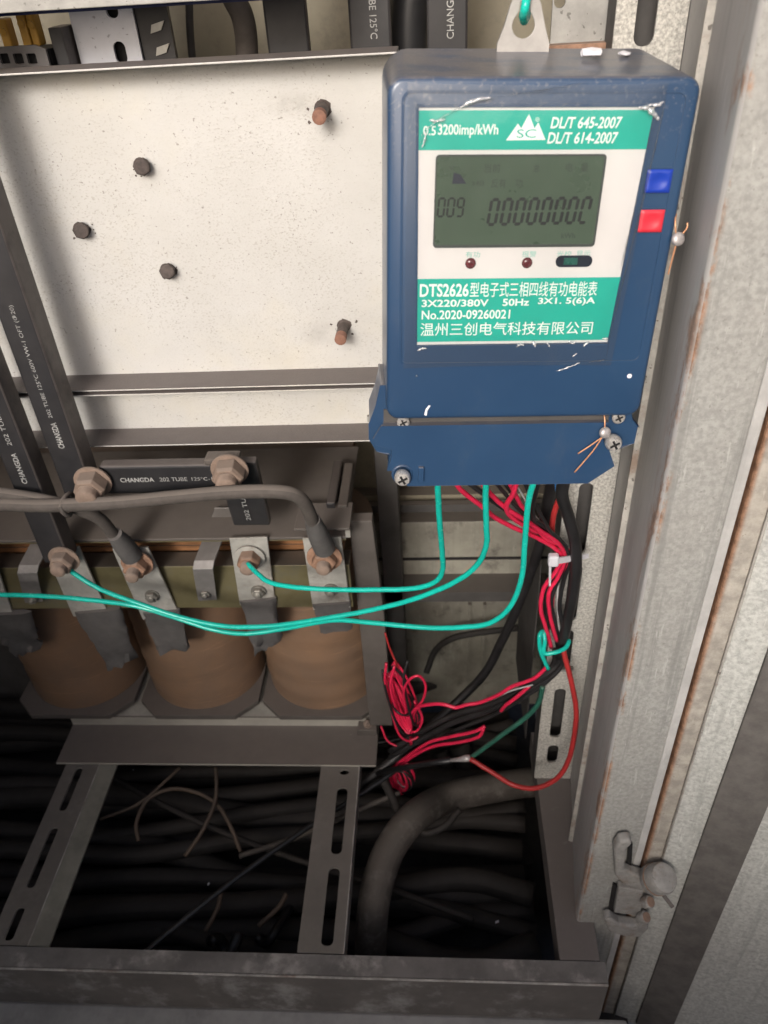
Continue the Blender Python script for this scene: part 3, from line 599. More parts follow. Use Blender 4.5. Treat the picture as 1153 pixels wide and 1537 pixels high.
# display
scr = MB().sheet(rrect(26.6, 121.2, -87.0, -37.5, 2.2, 4), [rrect(27.5, 120.0, -85.4, -38.6, 1.6, 4)], (0, -.62, 0), UX, UZ, (0, .5, 0)).build('display', M['frame_black'], meter, X=XM)
MB().prism([(27.0, -.30, -86.2), (120.6, -.30, -86.2), (120.6, -.30, -38.2), (27.0, -.30, -38.2)], (0, .12, 0)).build('screen', M['lcd'], scr, X=XM)
def seg7(m, x, z, w, h, th, on, sh=.12):
    S = {'a': ((0, 1), (1, 1)), 'b': ((1, 1), (1, .5)), 'c': ((1, .5), (1, 0)), 'd': ((0, 0), (1, 0)), 'e': ((0, .5), (0, 0)), 'f': ((0, 1), (0, .5)), 'g': ((0, .5), (1, .5))}
    for k in on:
        (a, b), (c, d) = S[k]
        P0, P1 = Vector((x + a * w, 0, z + b * h)), Vector((x + c * w, 0, z + d * h)); dd = (P1 - P0).normalized(); nn = Vector((-dd.z, 0, dd.x)) * th / 2
        P0 += dd * th * .45; P1 -= dd * th * .45
        q = [P0 + nn * .9, P0 - dd * th * .3, P0 - nn * .9, P1 - nn * .9, P1 + dd * th * .3, P1 + nn * .9]
        m.prism([(p.x + sh * (p.z - z), -.36, p.z) for p in q], (0, .05, 0))
dg = MB()
NUM = {'0': 'abcdef', '9': 'abcdfg', 'C': 'adef', 'l': 'abdef'}
for i, c in enumerate(('0', '0', '0', '0', '0', '0', '0', 'l')):
    seg7(dg, 57.6 + i * 7.5, -74.2 + i * .1, 4.3, 13.4, 2.0, NUM[c])
for i, c in enumerate(('0', '0', '9')): seg7(dg, 28.6 + i * 5.4, -69.6, 3.4, 9.6, 1.3, NUM[c], .08)
dg.build('digits', M['lcd_ink'], scr, X=XM)
MB().prism([(36.2, -.36, -52.4), (44.2, -.36, -52.4), (40.6, -.36, -47.6), (36.8, -.36, -46.6)], (0, .05, 0)).build('display_mark', M['lcd_logo'], scr, X=XM)
mk = MB()
for s, a, b, c, d in (('当前', 53.8, 62.6, -46.8, -42.2), ('反有', 58.2, 66.4, -54.6, -50.0), ('功', 71.6, 75.8, -54.4, -50.0), ('总', 81.0, 84.6, -46.6, -42.6), ('电', 99.0, 103.0, -46.4, -42.0), ('量', 107.6, 111.6, -46.4, -42.0), ('3相', 47.0, 54.0, -53.6, -50.8), ('kWh', 101.0, 109.0, -82.2, -79.2)):
    mk.text(s, (0, -.36, 0), UX, UZ, a, b, c, d, .01)
mk.text('V', (0, -.36, 0), UX, UZ, 34.0, 37.2, -45.4, -43.2, .01)
mk.build('display_marks', M['lcd_faint'], scr, X=XM)
for cx in (49.2, 82.6):
    MB().lathe((cx, -.1, -96.0), (0, -1, 0), [(3.3, -.2), (3.1, .5), (2.2, 1.2), (.8, 1.5)], 18).build('indicator_lamp', M['led'], meter, smooth=True, X=XM)
ir = MB().sheet(rrect(99.4, 121.2, -98.6, -91.9, 3.2, 6), [], (0, -.45, 0), UX, UZ, (0, .35, 0)).build('sensor_window', M['irwin'], meter, X=XM)
MB().box(104.2, 112.4, -.55, -.4, -97.2, -93.2).build('sensor_chip', M['irchip'], ir, X=XM)
for (bx0, bx1, bz0, bz1, sk, mt) in ((144.6, 159.6, -57.9, -45.0, 0, 'btn_blue'), (144.6, 159.2, -79.2, -66.3, 0, 'btn_red')):
    MB().sheet([(bx0 - .7, bz0 - .7), (bx1 + .7, bz0 - .7), (bx1 + .7, bz1 + .7), (bx0 - .7, bz1 + .7)], [[(bx0, bz0), (bx1, bz0), (bx1, bz1), (bx0, bz1)]], (0, -.5, 0), UX, UZ, (0, .5, 0)).build('button_guard', M['meter'], meter, X=XM)
    b_ = MB(); N_ = 12; vs = []; fs = []
    for i in range(N_ + 1):
        for j in range(N_ + 1):
            a, b = i / N_, j / N_; dz = max(0, 1 - ((a - .5) ** 2 + (b - .5) ** 2) / .13); e_ = min(a, b, 1 - a, 1 - b)
            vs.append((bx0 + .3 + a * (bx1 - bx0 - .6), -2.2 + dz * .9 + (.9 if e_ == 0 else 0), bz0 + .3 + b * (bz1 - bz0 - .6)))
    for i in range(N_):
        for j in range(N_):
            q = i * (N_ + 1) + j; fs.append((q, q + N_ + 1, q + N_ + 2, q + 1))
    b_.add(vs, fs); b_.build('button', M[mt], meter, smooth=True, X=XM)
    
# terminal end: backing with ears, step with its shade painted dark, cover
base = MB().sheet([(-3.0, -178), (-6.0, -192), (-10.6, -205), (-10.6, -216), (-5.5, -225), (2, -228), (2, -240), (150, -240), (156, -226), (163, -226), (171.5, -222), (172.5, -209), (168.0, -204), (160, -178)], [], (0, 13, 0), UX, UZ, (0, 40, 0))
base.build('terminal_base', M['meter'], meter, bevel=1.4, X=XM)
cov = MB()
cov.sheet([(-3.2, -203.2), (-8.8, -213), (-6.4, -217.5), (4.2, -221), (2.6, -232), (4.5, -239.5), (15.2, -249.6), (142.0, -249.9), (158.8, -236.4), (153.2, -224.0), (148, -217), (148, -206), (150, -203)], [], (0, 6, 0), UX, UZ, (0, 2.6, 0))
cov = cov.build('terminal_cover', M['meter'], meter, bevel=.8, X=XM)
MB().box(-2.0, 149, 8.7, 26, -205.2, -203.2).build('cover_top', M['meter'], cov, X=XM)
MB().box(14, 143, 8.7, 34, -249.4, -247.2).build('cover_bottom', M['meter'], cov, X=XM)
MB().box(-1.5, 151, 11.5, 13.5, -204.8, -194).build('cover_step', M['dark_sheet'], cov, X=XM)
def screw(cx, cz, yy, r_=4.8, h=3.2, parent=meter):
    s_ = MB().lathe((cx, yy, cz), (0, -1, 0), [(r_ * .9, -2), (r_, 0), (r_, h * .6), (r_ * .8, h), (.5, h * 1.12)], 20).build('screw', M['screw'], parent, smooth=True, auto=40, X=XM)
    m = MB(); c, s = math.cos(.5), math.sin(.5)
    for k in range(2):
        u_ = Vector((c, 0, s)) if k == 0 else Vector((-s, 0, c)); v_ = Vector((-u_.z, 0, u_.x))
        o_ = Vector((cx, yy - h * 1.16 - .03 * k, cz)); m.prism([o_ + u_ * a * r_ * .62 + v_ * b * r_ * .14 for a, b in ((-1, -1), (1, -1), (1, 1), (-1, 1))], (0, .3, 0))
    m.build('cross_slot', M['dark_hole'], s_, X=XM)
MB().lathe((11.2, 6.2, -240), (0, -1, 0), [(7.6, -1), (7.4, .5), (6.2, .9), (6.0, .2)], 22).build('screw_boss', M['meter'], meter, smooth=True, X=XM)
screw(11.2, -241.0, 4.5, 5.6, 5.0)
screw(153.6, -216.2, 3.5, 5.6, 5.0)
screw(11.5, -201.6, 9.0, 4.2, 2.2); screw(156.5, -200.6, 9.0, 4.4, 2.2)
nb = MB().box(22.3, 26.0, 3.6, 6.2, -245.2, -233.8).build('cover_rib', M['meter'], cov, bevel=.5, X=XM)
# steel hanging tab at the top
hx, hz = 81.5, 0
tab = MB().sheet([(66.0, 6), (96.5, 6), (96.5, 14), (93.0, 23)] + [(81.0 + 9.5 * math.cos(R(a)), 29.5 + 9.5 * math.sin(R(a))) for a in range(10, 171, 16)] + [(69.5, 23), (66.0, 14)],
                 [[(80.6 + 6.6 * math.cos(R(a)), 23.0 + 6.6 * math.sin(R(a))) for a in range(-180, 1, 18)] + [(86.6, 25.5), (83.6, 30), (83.2, 34), (80.6, 36.4), (78.0, 34), (77.6, 30), (74.6, 25.5)]], (0, 60, 0), UX, UZ, (0, 1.6, 0))
tab.build('hanging_tab', M['tab'], meter, bevel=.3, X=XM)
# loose clear film over the label
vs = []; fs = []; NX, NZ = 40, 44
for i in range(NX + 1):
    for j in range(NZ + 1):
        a, b = i / NX, j / NZ
        x_ = 10.5 + a * (137.5 - 1.5 * b * 4); z_ = -3.0 - 157 * b + 4 * math.sin(a * 3.0) * (b - .5) * .6
        w_ = .5 * math.sin(a * 9 + b * 5) + .35 * math.sin(b * 17 - a * 6) + .25 * math.sin(a * 31 + b * 23)
        e_ = min(1, min(a, 1 - a, b, 1 - b) * 8)
        vs.append((x_, -1.7 - e_ * 1.1 - w_ * .35 * e_, z_))
for i in range(NX):
    for j in range(NZ):
        q = i * (NZ + 1) + j; fs.append((q, q + 1, q + NZ + 2, q + NZ + 1))
fm = MB().add(vs, fs).build('clear_film', M['film'], meter, smooth=True, X=XM)
rng = random.Random(3)
def crease(pts, w, k=1):
    P = spline([(a, -2.9, b) for a, b in pts], 7); n = len(P)
    rr = [max(.05, w * (math.sin(math.pi * i / (n - 1)) ** .6) * rng.uniform(.45, 1.25)) for i in range(n)]
    P = [p + Vector((rng.uniform(-.25, .25), rng.uniform(-.2, .2), rng.uniform(-.25, .25))) * min(1, w) for p in P]
    MB().tube(P, rr, 7).build('film_crease', M['crease'] if w > .5 else M['film'], fm, smooth=True, X=XM)
crease([(17.5, -35), (19.0, -27), (24, -22.5), (33, -17.0), (46, -12.0), (60, -9.5)], .45)
crease([(60, -9.5), (85, -6), (105, -2.8)], .3); crease([(22, -20.5), (27, -20.8), (31, -19.8)], .9); crease([(38, -14.8), (45, -11.5), (55, -9.8)], 1.3)
crease([(133.5, -14.6), (139, -15.2), (143.6, -18.6), (146, -21)], 1.7); crease([(138, -13.6), (144, -13.5), (147, -11.8)], 1.2); crease([(147.5, -9), (147.2, -20), (144.5, -60), (139.5, -120), (137.5, -158)], .34)
crease([(20.5, -25.5), (20.0, -30), (18.6, -34)], .9); crease([(18.5, -148.3), (22, -146.5), (25, -146.8)], .8); crease([(80, -146.4), (83, -144.6), (85, -145.6)], .9); crease([(90, -142.6), (92.5, -146.8)], .9); crease([(99, -143.6), (101.5, -146.6)], .8)
crease([(112, -142.4), (115, -144.6), (117.5, -143)], .8); crease([(122, -146.6), (125.6, -143.4)], .9); crease([(133.0, -141.6), (137.4, -141.8)], 1.0); crease([(107, -162.6), (114, -160.4), (122, -157)], .7); crease([(116, -153.4), (119, -150.8)], .6)
crease([(141, -60), (139.5, -80), (138.0, -100)], .4); crease([(126, -157), (134, -156), (137, -155)], .4); crease([(18.3, -165), (19, -164)], .5)
# paint chips on the blue front
MB().sheet([(24.6, -192.5), (26.2, -193.4), (26.6, -189.6), (28.6, -186.2), (27.4, -186.0), (25.4, -188.6)], [], (0, -.25, 0), UX, UZ, (0, .3, 0)).build('paint_chip', M['paper'], meter, X=XM)
MB().sheet(rrect(154.2, 157.2, -169.0, -166.2, 1.2, 3), [], (0, -.25, 0), UX, UZ, (0, .3, 0)).build('paint_chip', M['paper'], meter, X=XM)
# seals
XV = lambda x, y, z: XM @ Vector((x, y, z))
def seal(label, c, loops, tails):
    t = thing('seal', label, 'seal', XV(*c) - Vector((0, 0, .004)), 'crimped lead seals on the meter')
    o = MB().lathe(XV(c[0], c[1] + 1.6, c[2]), XM.to_3x3() @ Vector((.2, -1, .25)), [(.0022, -.0006), (.0036, .0002), (.0040, .0016), (.0036, .0032), (.0018, .0039)], 16).build('lead_slug', M['lead'], t, smooth=True)
    for L in loops + tails:
        MB().tube(spline([XV(*p) for p in L], 6), .00048, 7).build('copper_wire', M['copper'], t, smooth=True)
seal('crimped lead seal on copper wire at the right meter edge beside the red button', (168.8, -2.2, -83.0), [[(168.6, -1, -83), (166.6, -2, -77), (166.2, 0, -72), (167.8, 4, -70)]], [[(168.8, -2, -84), (168.2, -2, -92), (167.4, -2, -103)], [(169.6, -2, -82), (173.5, -1, -77), (173.6, 0, -74)]])
seal('crimped lead seal with two copper tails on the terminal cover', (146.0, .8, -208.4), [[(146, 1, -207), (145.4, 2.5, -200), (145.0, 6, -195)]], [[(145.4, 0, -209), (141, 0, -219), (135.6, 1, -229), (130.0, 2, -238.6)], [(144.8, .4, -211), (139, 1.5, -217), (130.8, 3, -224.6)]])

# ------------------------------------------------------------------ three-coil transformer
tr = thing('transformer', 'three-coil transformer with brown coils, thick with dust, standing on the slotted struts', 'transformer', (-.32, .2, -.842))
MB().box(-.62, -.0735, .0795, .26, -.4532, -.4500).build('top_plate', M['insul'], tr, bevel=.0008)
MB().box(-.62, -.0738, .0796, .0800, -.4545, -.4533).build('plate_lip', M['passivate'], tr)
a, b = at(452, 762, z=-.436), at(524, 803, z=-.436)
MB().box(-.128, -.0685, .0775, .124, -.4400, -.4370).build('small_plate', M['insul'], tr, bevel=.0008)
MB().box(-.0735, -.0685, .0775, .084, -.4495, -.4402).build('spacer', M['zinc'], tr)
MB().box(-.5135, -.0645, .1346, .33, -.8268, -.8236).build('base_plate', M['base_light'], tr)
p, q = at(492, 755, z=-.43), at(503, 690, z=-.43)
MB().box(p.x - .002, p.x + .008, p.y, q.y, -.449, -.430).build('clamp_bolt_rail', M['sleeve'], tr, bevel=.002)
MB().box(p.x + .010, p.x + .021, p.y, q.y, -.449, -.434).build('clamp_bolt_rail', M['insul'], tr, bevel=.002)
for k in range(6): MB().box(-.62, -.083 + .001 * (k % 2), .1180 + .0008 * (k % 2), .30, -.4985 + k * .0076, -.4915 + k * .0076).build('lamination', M['lam'], tr)
MB().prism([(-.64, .09, -.5635), (-.64, .09, -.4985), (-.64, .116, -.4985), (-.64, .116, -.5015), (-.64, .0935, -.5015), (-.64, .0935, -.5635)], (.565, 0, 0)).build('clamp_bar', M['passivate'], tr, bevel=.0008)
MB().prism([(-.0735, .112, -.81), (-.0735, .112, -.4545), (at(560, 800, y=.112).x, .112, -.4545), (at(575, 900, y=.112).x, .112, -.60), (at(575, 900, y=.112).x, .112, -.81)], (0, .016, 0)).build('side_plate', M['insul'], tr, bevel=.001)
MB().box(-.115, -.088, .097, .1165, -.4983, -.486).build('packer', M['iron'], tr, bevel=.001)
CC = ((-.506, 0), (-.323, 1), (-.144, 2))
for cx, k in CC:
    pr = [(.0845, 0)]
    for j in range(1, 30):
        z_ = j * .0095; pr.append((.0845 + .0008 * math.sin(j * 1.7 + k) + (.0012 if j % 7 == 3 else 0) + .0015 * math.sin(j / 29 * math.pi), z_))
    c = MB().lathe((cx, .222, -.8085), (0, 0, 1), pr, 56).build('coil', M['coil'], tr, smooth=True, auto=60)
    e = MB().sheet([(-.0865, -.068), (-.058, -.0955), (.058, -.0955), (.0865, -.068), (.0865, .08), (-.0865, .08)], [], (cx, .222, -.8172), UX, UY, (0, 0, .0085))
    e.build('end_plate', M['insul'], c, bevel=.001)
MB().prism([(-.5135, .0695, -.8405), (-.5135, .1345, -.8405), (-.5135, .1345, -.8235), (-.5135, .1375, -.8235), (-.5135, .1375, -.8440), (-.5135, .0695, -.8440)], (.449, 0, 0)).build('base_angle', M['iron'], tr, bevel=.0006)
MB().box(-.0925, -.0655, .118, .1340, -.8402, -.8285).build('base_block', M['insul'], tr, bevel=.001)
HEX = [0]
def hexbolt(parent, c, rn, hn, rs, hs, rw=0, mt='rustnut', wm=None, ax=(.04, -1, -.02), name='bolt', rot=.3):
    ax = Vector(ax).normalized(); c = Vector(c)
    w = MB().lathe(c, ax, [(rw or rn * 1.1, 0), (rw or rn * 1.1, .0018), (rn * .7, .0022)], 22).build(name, M[wm or mt], parent, smooth=True, auto=40)
    MB().lathe(c + ax * .002, ax, [(rn, 0), (rn, hn * .8), (rn * .86, hn)], 6, rot).build('nut', M[mt], w, bevel=.0007)
    if hs: MB().lathe(c + ax * (.002 + hn), ax, [(rs, -.001)] + [(rs * (1 if q % 2 else .88), hs * .9 * q / 8) for q in range(1, 9)] + [(rs * .7, hs)], 14).build('stud_end', M['dustnut' if mt != 'steelbolt' else mt], w, smooth=True, auto=40)
    return w
hexbolt(tr, (-.0785, .128, -.8283), .006, .005, .003, .003, mt='dustnut', ax=(0, -.3, 1))
# bent straps
def strap(A_, B_, C_, w_):
    pts = [A_, A_.lerp(B_, .9), B_ + Vector((0, 0, -.004)), C_]
    m = MB(); th = Vector((0, -.0012, .0025)); vs = []
    for p in pts: vs += [p - UX * w_ / 2, p + UX * w_ / 2, p + UX * w_ / 2 + th, p - UX * w_ / 2 + th]
    fs = [(0, 1, 2, 3), (15, 14, 13, 12)]
    for i in range(3):
        for k in range(4):
            l = (k + 1) % 4; fs.append((i * 4 + k, i * 4 + l, (i + 1) * 4 + l, (i + 1) * 4 + k))
    return m.add(vs, fs).build('strap', M['strap'], tr, bevel=.0012)
s1 = strap(at(338, 764, z=-.4475), at(304, 852, y=.064), at(312, 902, y=.0865), .0225)
hexbolt(s1, at(309, 889, y=.082), .006, .004, .003, .003, mt='steelbolt')
s2 = strap(at(84, 775, z=-.4475), at(40, 858, y=.064), at(52, 905, y=.0865), .023)
hexbolt(s2, at(50, 897, y=.082), .006, .004, .003, .003, mt='steelbolt')
# terminal plates with their tape wraps
YT = .074
def crumple(P4, th, seed, nx=7, nz=9, amp=.003):
    rg = random.Random(seed); vs = []; fs = []
    G = {}
    for s_ in (0, 1):
        for i in range(nx + 1):
            for j in range(nz + 1):
                a, b = i / nx, j / nz
                p = P4[0].lerp(P4[1], a).lerp(P4[3].lerp(P4[2], a), b)
                e_ = min(a, 1 - a) * nx
                d_ = -th / 2 if s_ == 0 else th / 2
                if e_ < .5: d_ *= .35
                jit = Vector((rg.gauss(0, amp * .35), rg.gauss(0, amp * .5) * (b > .08), rg.gauss(0, amp * .4) * (b > .08))) * (.3 + b)
                G[s_, i, j] = len(vs); vs.append(p + Vector((0, d_, 0)) + jit)
    for s_ in (0, 1):
        for i in range(nx):
            for j in range(nz):
                q = (G[s_, i, j], G[s_, i, j + 1], G[s_, i + 1, j + 1], G[s_, i + 1, j]); fs.append(q if s_ == 0 else q[::-1])
    for i in range(nx):
        fs.append((G[0, i, 0], G[0, i + 1, 0], G[1, i + 1, 0], G[1, i, 0])); fs.append((G[0, i + 1, nz], G[0, i, nz], G[1, i, nz], G[1, i + 1, nz]))
    for j in range(nz):
        fs.append((G[0, 0, j + 1], G[0, 0, j], G[1, 0, j], G[1, 0, j + 1])); fs.append((G[0, nx, j], G[0, nx, j + 1], G[1, nx, j + 1], G[1, nx, j]))
    return MB().add(vs, fs)
def terminal(q, tq, seed, y1=YT, y2=.088, yt=.105, amp=.0042):
    P = [at(*q[0], y=y1), at(*q[1], y=y1), at(*q[2], y=y2), at(*q[3], y=y2)]
    o = MB().prism(P, (0, .003, 0)).build('terminal_plate', M['zinc'], tr, bevel=.0008)
    T = [at(*tq[0], y=y2 - .001), at(*tq[1], y=y2 - .001), at(*tq[2], y=yt), at(*tq[3], y=yt)]
    crumple(T, .009, seed, amp=amp).build('tape_wrap', M['tape'], o, smooth=True, auto=50)
    return o
T4 = terminal([(454, 808), (512, 806), (526, 912), (470, 916)], [(469, 906), (526, 902), (529, 942), (482, 948)], 4, amp=.0012)
T3 = terminal([(344, 808), (401, 806), (413, 903), (360, 909)], [(360, 901), (414, 896), (422, 962), (384, 980)], 3)
T2 = terminal([(168, 824), (222, 822), (269, 922), (214, 930)], [(214, 918), (269, 914), (283, 974), (238, 975)], 2)
T1 = terminal([(66, 826), (118, 821), (162, 920), (110, 926)], [(112, 918), (180, 912), (203, 986), (163, 1004)], 1)
T0 = terminal([(-60, 826), (-14, 824), (20, 925), (-30, 930)], [(-30, 920), (46, 918), (62, 972), (20, 982)], 0)
hexbolt(T3, at(375, 836, y=YT), .0125, .013, .0078, .008, .0165, 'rustnut', 'zinc')
hexbolt(T3, at(388, 887, y=YT + .009), .0075, .005, .004, .003, .0085, 'steelbolt')
hexbolt(T4, at(497, 884, y=YT + .009), .0075, .005, .004, .003, .0085, 'steelbolt')
hexbolt(T2, at(229, 893, y=YT + .009), .0075, .005, .004, .003, .0085, 'steelbolt')
nut4 = hexbolt(T4, at(487, 836, y=YT - .006), .0135, .012, .0075, .009, .019, 'rustnut')
nut2 = hexbolt(T2, at(206, 845, y=YT - .006), .0130, .013, .0075, .011, .0175, 'rustnut')

# ------------------------------------------------------------------ sleeved busbars
def bar(label, x0, x1, y0, y1, z0, z1, group='black sleeved busbars'):
    t = thing('busbar', label, 'busbar', ((x0 + x1) / 2, (y0 + y1) / 2, z0), group)
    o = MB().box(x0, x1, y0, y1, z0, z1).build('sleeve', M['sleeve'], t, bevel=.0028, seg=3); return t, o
bA, sA = bar('long upright black sleeved busbar with CHANGDA print, crossing the cream panels', -.3415, -.3120, .042, .068, -.372, .42)
zA0, zA1 = at(112, 673, y=.0415).z, at(28, 458, y=.0415).z
xa = -.3265
def vtext(parent, s, xc, h, y, z0, z1, up=True, bold=.0):
    if up: m = MB().text(s, (xc + h / 2, y, 0), UZ, -UX, z0, z1, 0, h, bold)
    else: m = MB().text(s, (xc - h / 2, y, 0), -UZ, UX, -z1, -z0, 0, h, bold)
    return m.build('print', M['print'], parent)
zz = lambda f: zA0 + (zA1 - zA0) * f
vtext(sA, 'CHANGDA', xa, .0058, .0417, zz(0), zz(.20), bold=.02)
vtext(sA, '202 TUBE 125°C 600V VW-1 OFT (Φ20)', xa, .0050, .0417, zz(.235), zz(1))
bB, sB = bar('upright black sleeved busbar at the left edge, ending on a dust-caked bolt', -.3935, -.3650, .046, .070, -.455, .42)
zB0, zB1 = at(52, 726, y=.0455).z, at(6, 612, y=.0455).z
vtext(sB, 'CHANGDA', -.3785, .0055, .0457, zB0, zB0 + (zB1 - zB0) * .42, bold=.02)
vtext(sB, '202 TUBE 125°C', -.3785, .0048, .0457, zB0 + (zB1 - zB0) * .52, zB0 + (zB1 - zB0) * 1.25)
hexbolt(bB, at(97, 838, y=.046), .0125, .012, .0078, .008, .0165, 'dustnut', ax=(0, -1, -.05))
hz_, sH = bar('short level black sleeved busbar between two dust-caked bolts', -.3008, -.168, .046, .060, -.3665, -.3335)
a, b = at(182, 726, y=.0455), at(317, 713, y=.0455)
m = MB().text('CHANGDA', (0, .0457, 0), UX, UZ, a.x, a.x + (b.x - a.x) * .37, -.3520, -.3468, .02); m.text('202 TUBE', (0, .0457, 0), UX, UZ, a.x + (b.x - a.x) * .43, a.x + (b.x - a.x) * .73, -.3516, -.3472, .0); m.text('125°C-1', (0, .0457, 0), UX, UZ, a.x + (b.x - a.x) * .78, b.x, -.3514, -.3474, .0)
m.build('print', M['print'], sH)
hexbolt(bA, at(140, 722, y=.042), .0155, .016, .010, .010, .018, 'dustnut', ax=(.05, -1, -.1))
hexbolt(hz_, at(345, 704, y=.046), .0155, .016, .010, .010, .018, 'dustnut', ax=(.05, -1, -.1))
MB().box(-.196, -.163, .044, .062, -.3338, -.3275).build('end_cap', M['grey_cable'], hz_, bevel=.002)
d_ = thing('busbar', 'short black sleeved busbar dropping from the level one to a zinc plate', 'busbar', (-.17, .06, -.45), 'black sleeved busbars')
P = [at(337, 735, y=.060), at(391, 735, y=.060), at(402, 808, y=.0735), at(348, 810, y=.0735)]
P = [Vector((-.1905, .058, -.340)), Vector((-.1500, .058, -.340)), Vector((-.1505, .0715, -.4275)), Vector((-.1895, .0715, -.4275))]
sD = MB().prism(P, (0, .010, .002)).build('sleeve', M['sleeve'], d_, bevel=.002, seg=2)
MB().text('202 TUBE 125', (-.1690, .0576, -.3555), (P[3] - P[0]).normalized() * -1, -UX, -.062, 0, 0, .0048, 0).build('print', M['print'], sD)

# ------------------------------------------------------------------ dust-caked cables to the transformer
gc1 = thing('cable', 'thick dust-caked grey cable sagging across to the rightmost zinc plate', 'cable', at(250, 750, y=.02), 'dust-caked cables')
MB().tube(spline(W([(-40, 758, .026), (0, 757, .024), (55, 759, .02), (100, 758, .018), (180, 754, .018), (262, 746, .016), (345, 739, .013), (415, 738, .014), (446, 745, .018), (462, 764, .026), (473, 796, .042)]), 8), .0066, 12).build('sheath', M['grey_cable'], gc1, smooth=True)
o = MB().tube(W([(469, 780, .036), (476, 798, .044), (487, 822, .060)]), [.0078, .0105, .0118], 14).build('lug', M['tape'], gc1, smooth=True, auto=50)
MB().lathe(at(487, 835, y=YT - .004), (.03, -1, -.05), [(.0175, -.002), (.0175, .0015)], 22).build('lug_eye', M['sleeve'], o, smooth=True, auto=40)
gc2 = thing('cable', 'dust-caked grey cable passing under a tie to the second zinc plate from the left', 'cable', at(150, 780, y=.03), 'dust-caked cables')
MB().tube(spline(W([(-40, 738, .03), (0, 741, .03), (50, 748, .03), (98, 758, .029), (128, 768, .034), (150, 779, .042), (166, 797, .05), (186, 822, .058)]), 8), .0064, 12).build('sheath', M['grey_cable'], gc2, smooth=True)
o = MB().tube(W([(172, 802, .05), (184, 816, .056), (198, 834, .064)]), [.008, .0108, .0115], 14).build('lug', M['tape'], gc2, smooth=True, auto=50)
tag(MB().tube([at(102, 757, y=.0235) + Vector((.0015 * math.sin(k), .0125 * math.cos(k / 12 * 2 * math.pi), .0095 * math.sin(k / 12 * 2 * math.pi))) for k in range(12)], .0022, 8, closed=True).build('cable_tie', M['grey_cable'], smooth=True), 'dusty tie holding the two grey cables together', 'cable tie')

# ------------------------------------------------------------------ teal wires
RT = .0026
TG = 'teal wires from the meter to the transformer'
wire('wire', W([(657, 722, -.064), (658, 745, -.058), (660, 785, -.044), (664, 830, -.026), (664, 858, -.014), (652, 874, -.008), (622, 883, -.002), (570, 885, .004), (500, 885, .012), (440, 881, .020), (405, 874, .030), (388, 862, .040), (372, 846, .056)]), RT, 'teal', 'topmost teal wire, from under the meter to the rusty nut of the third zinc plate', 'wire', TG)
wire('wire', W([(730, 722, -.064), (729, 745, -.06), (730, 785, -.05), (730, 818, -.04), (716, 848, -.03), (682, 874, -.022), (625, 898, -.012), (560, 915, -.004), (500, 926, .000), (430, 937, .004), (380, 941, .006), (330, 939, .010), (270, 926, .016), (200, 903, .024), (150, 884, .032), (113, 862, .040), (100, 850, .046)]), RT, 'teal', 'middle teal wire, from under the meter to the left busbar bolt', 'wire', TG)
wire('wire', W([(802, 720, -.064), (793, 755, -.06), (788, 815, -.05), (783, 868, -.042), (766, 910, -.036), (738, 934, -.030), (700, 941, -.024), (640, 942, -.014), (560, 935, -.002), (500, 931, .008), (430, 943, .012), (370, 951, .012), (320, 945, .016), (260, 926, .022), (200, 909, .026), (120, 899, .03), (50, 894, .032), (-30, 892, .034)]), RT, 'teal', 'lowest teal wire, sagging from the meter across all coils to the left edge', 'wire', TG)
wire('hanging_wire', W([(794, -40, -.03), (791, -6, -.034), (788, 12, -.036), (786, 24, -.030), (788, 30, -.02), (792, 10, -.012), (797, -40, -.01)]), RT, 'teal', 'short teal wire through the steel hanging tab on top of the meter', 'wire')
# ------------------------------------------------------------------ signal wires, red and black
RR = .0022
RG = 'red wires hanging from the meter'
B1 = [(830, 964, .028), (845, 985, .03)]
wire('wire', W([(682, 722, -.05), (694, 737, -.045), (726, 762, -.03), (745, 778, -.02), (778, 795, -.008), (800, 804, .0), (832, 822, .012), (843, 838, .018), (834, 858, .02), (816, 884, .022), (812, 915, .022), (820, 944, .024), (828, 972, .028)]), RR, 'red', 'lowest of the red wires from the meter, leaving farthest left', 'wire', RG)
wire('wire', W([(722, 722, -.05), (736, 741, -.042), (762, 764, -.03), (786, 779, -.018), (812, 797, -.004), (838, 815, .01), (848, 838, .02), (838, 866, .026), (824, 890, .026), (826, 925, .026), (836, 962, .03)]), RR, 'red', 'red wire from the meter running between the two others', 'wire', RG)
wire('wire', W([(776, 722, -.05), (770, 742, -.044), (761, 757, -.036), (764, 772, -.026), (784, 787, -.012), (806, 799, .0)]), RR, 'red', 'short kinked red wire, leaving the meter farthest right', 'wire', RG)
KG = 'black wires in the loom'
wire('wire', W([(700, 722, -.04), (752, 760, -.026), (792, 785, -.008), (832, 808, .01), (856, 836, .022), (846, 872, .03), (840, 910, .03), (846, 948, .03), (842, 985, .034)]), .0023, 'black_wire', 'thin black wire running with the red ones under the meter', 'wire', KG)
wire('wire', W([(756, 722, -.03), (790, 768, -.01), (824, 796, .008), (852, 826, .022), (842, 862, .026), (828, 900, .028), (834, 940, .03), (838, 985, .034)]), .0021, 'black_wire', 'black wire close behind the kinked red wire', 'wire', KG)
wire('wire', W([(772, 722, -.03), (806, 778, .0), (836, 806, .012), (850, 834, .022), (838, 880, .03), (838, 930, .034), (846, 985, .034)]), .0009, 'white_wire', 'thin pale wire twisted in with the red loom', 'wire')
tag(MB().tube(spline(W([(848, 715, .0), (844, 744, .004), (855, 780, .01), (864, 820, .016), (864, 860, .02), (858, 900, .026), (850, 940, .03), (840, 985, .034)]), 8), .0056, 12).build('cable', M['black_wire'], smooth=True), 'black cable bowing out right of the loom, in front of the slotted post', 'cable')
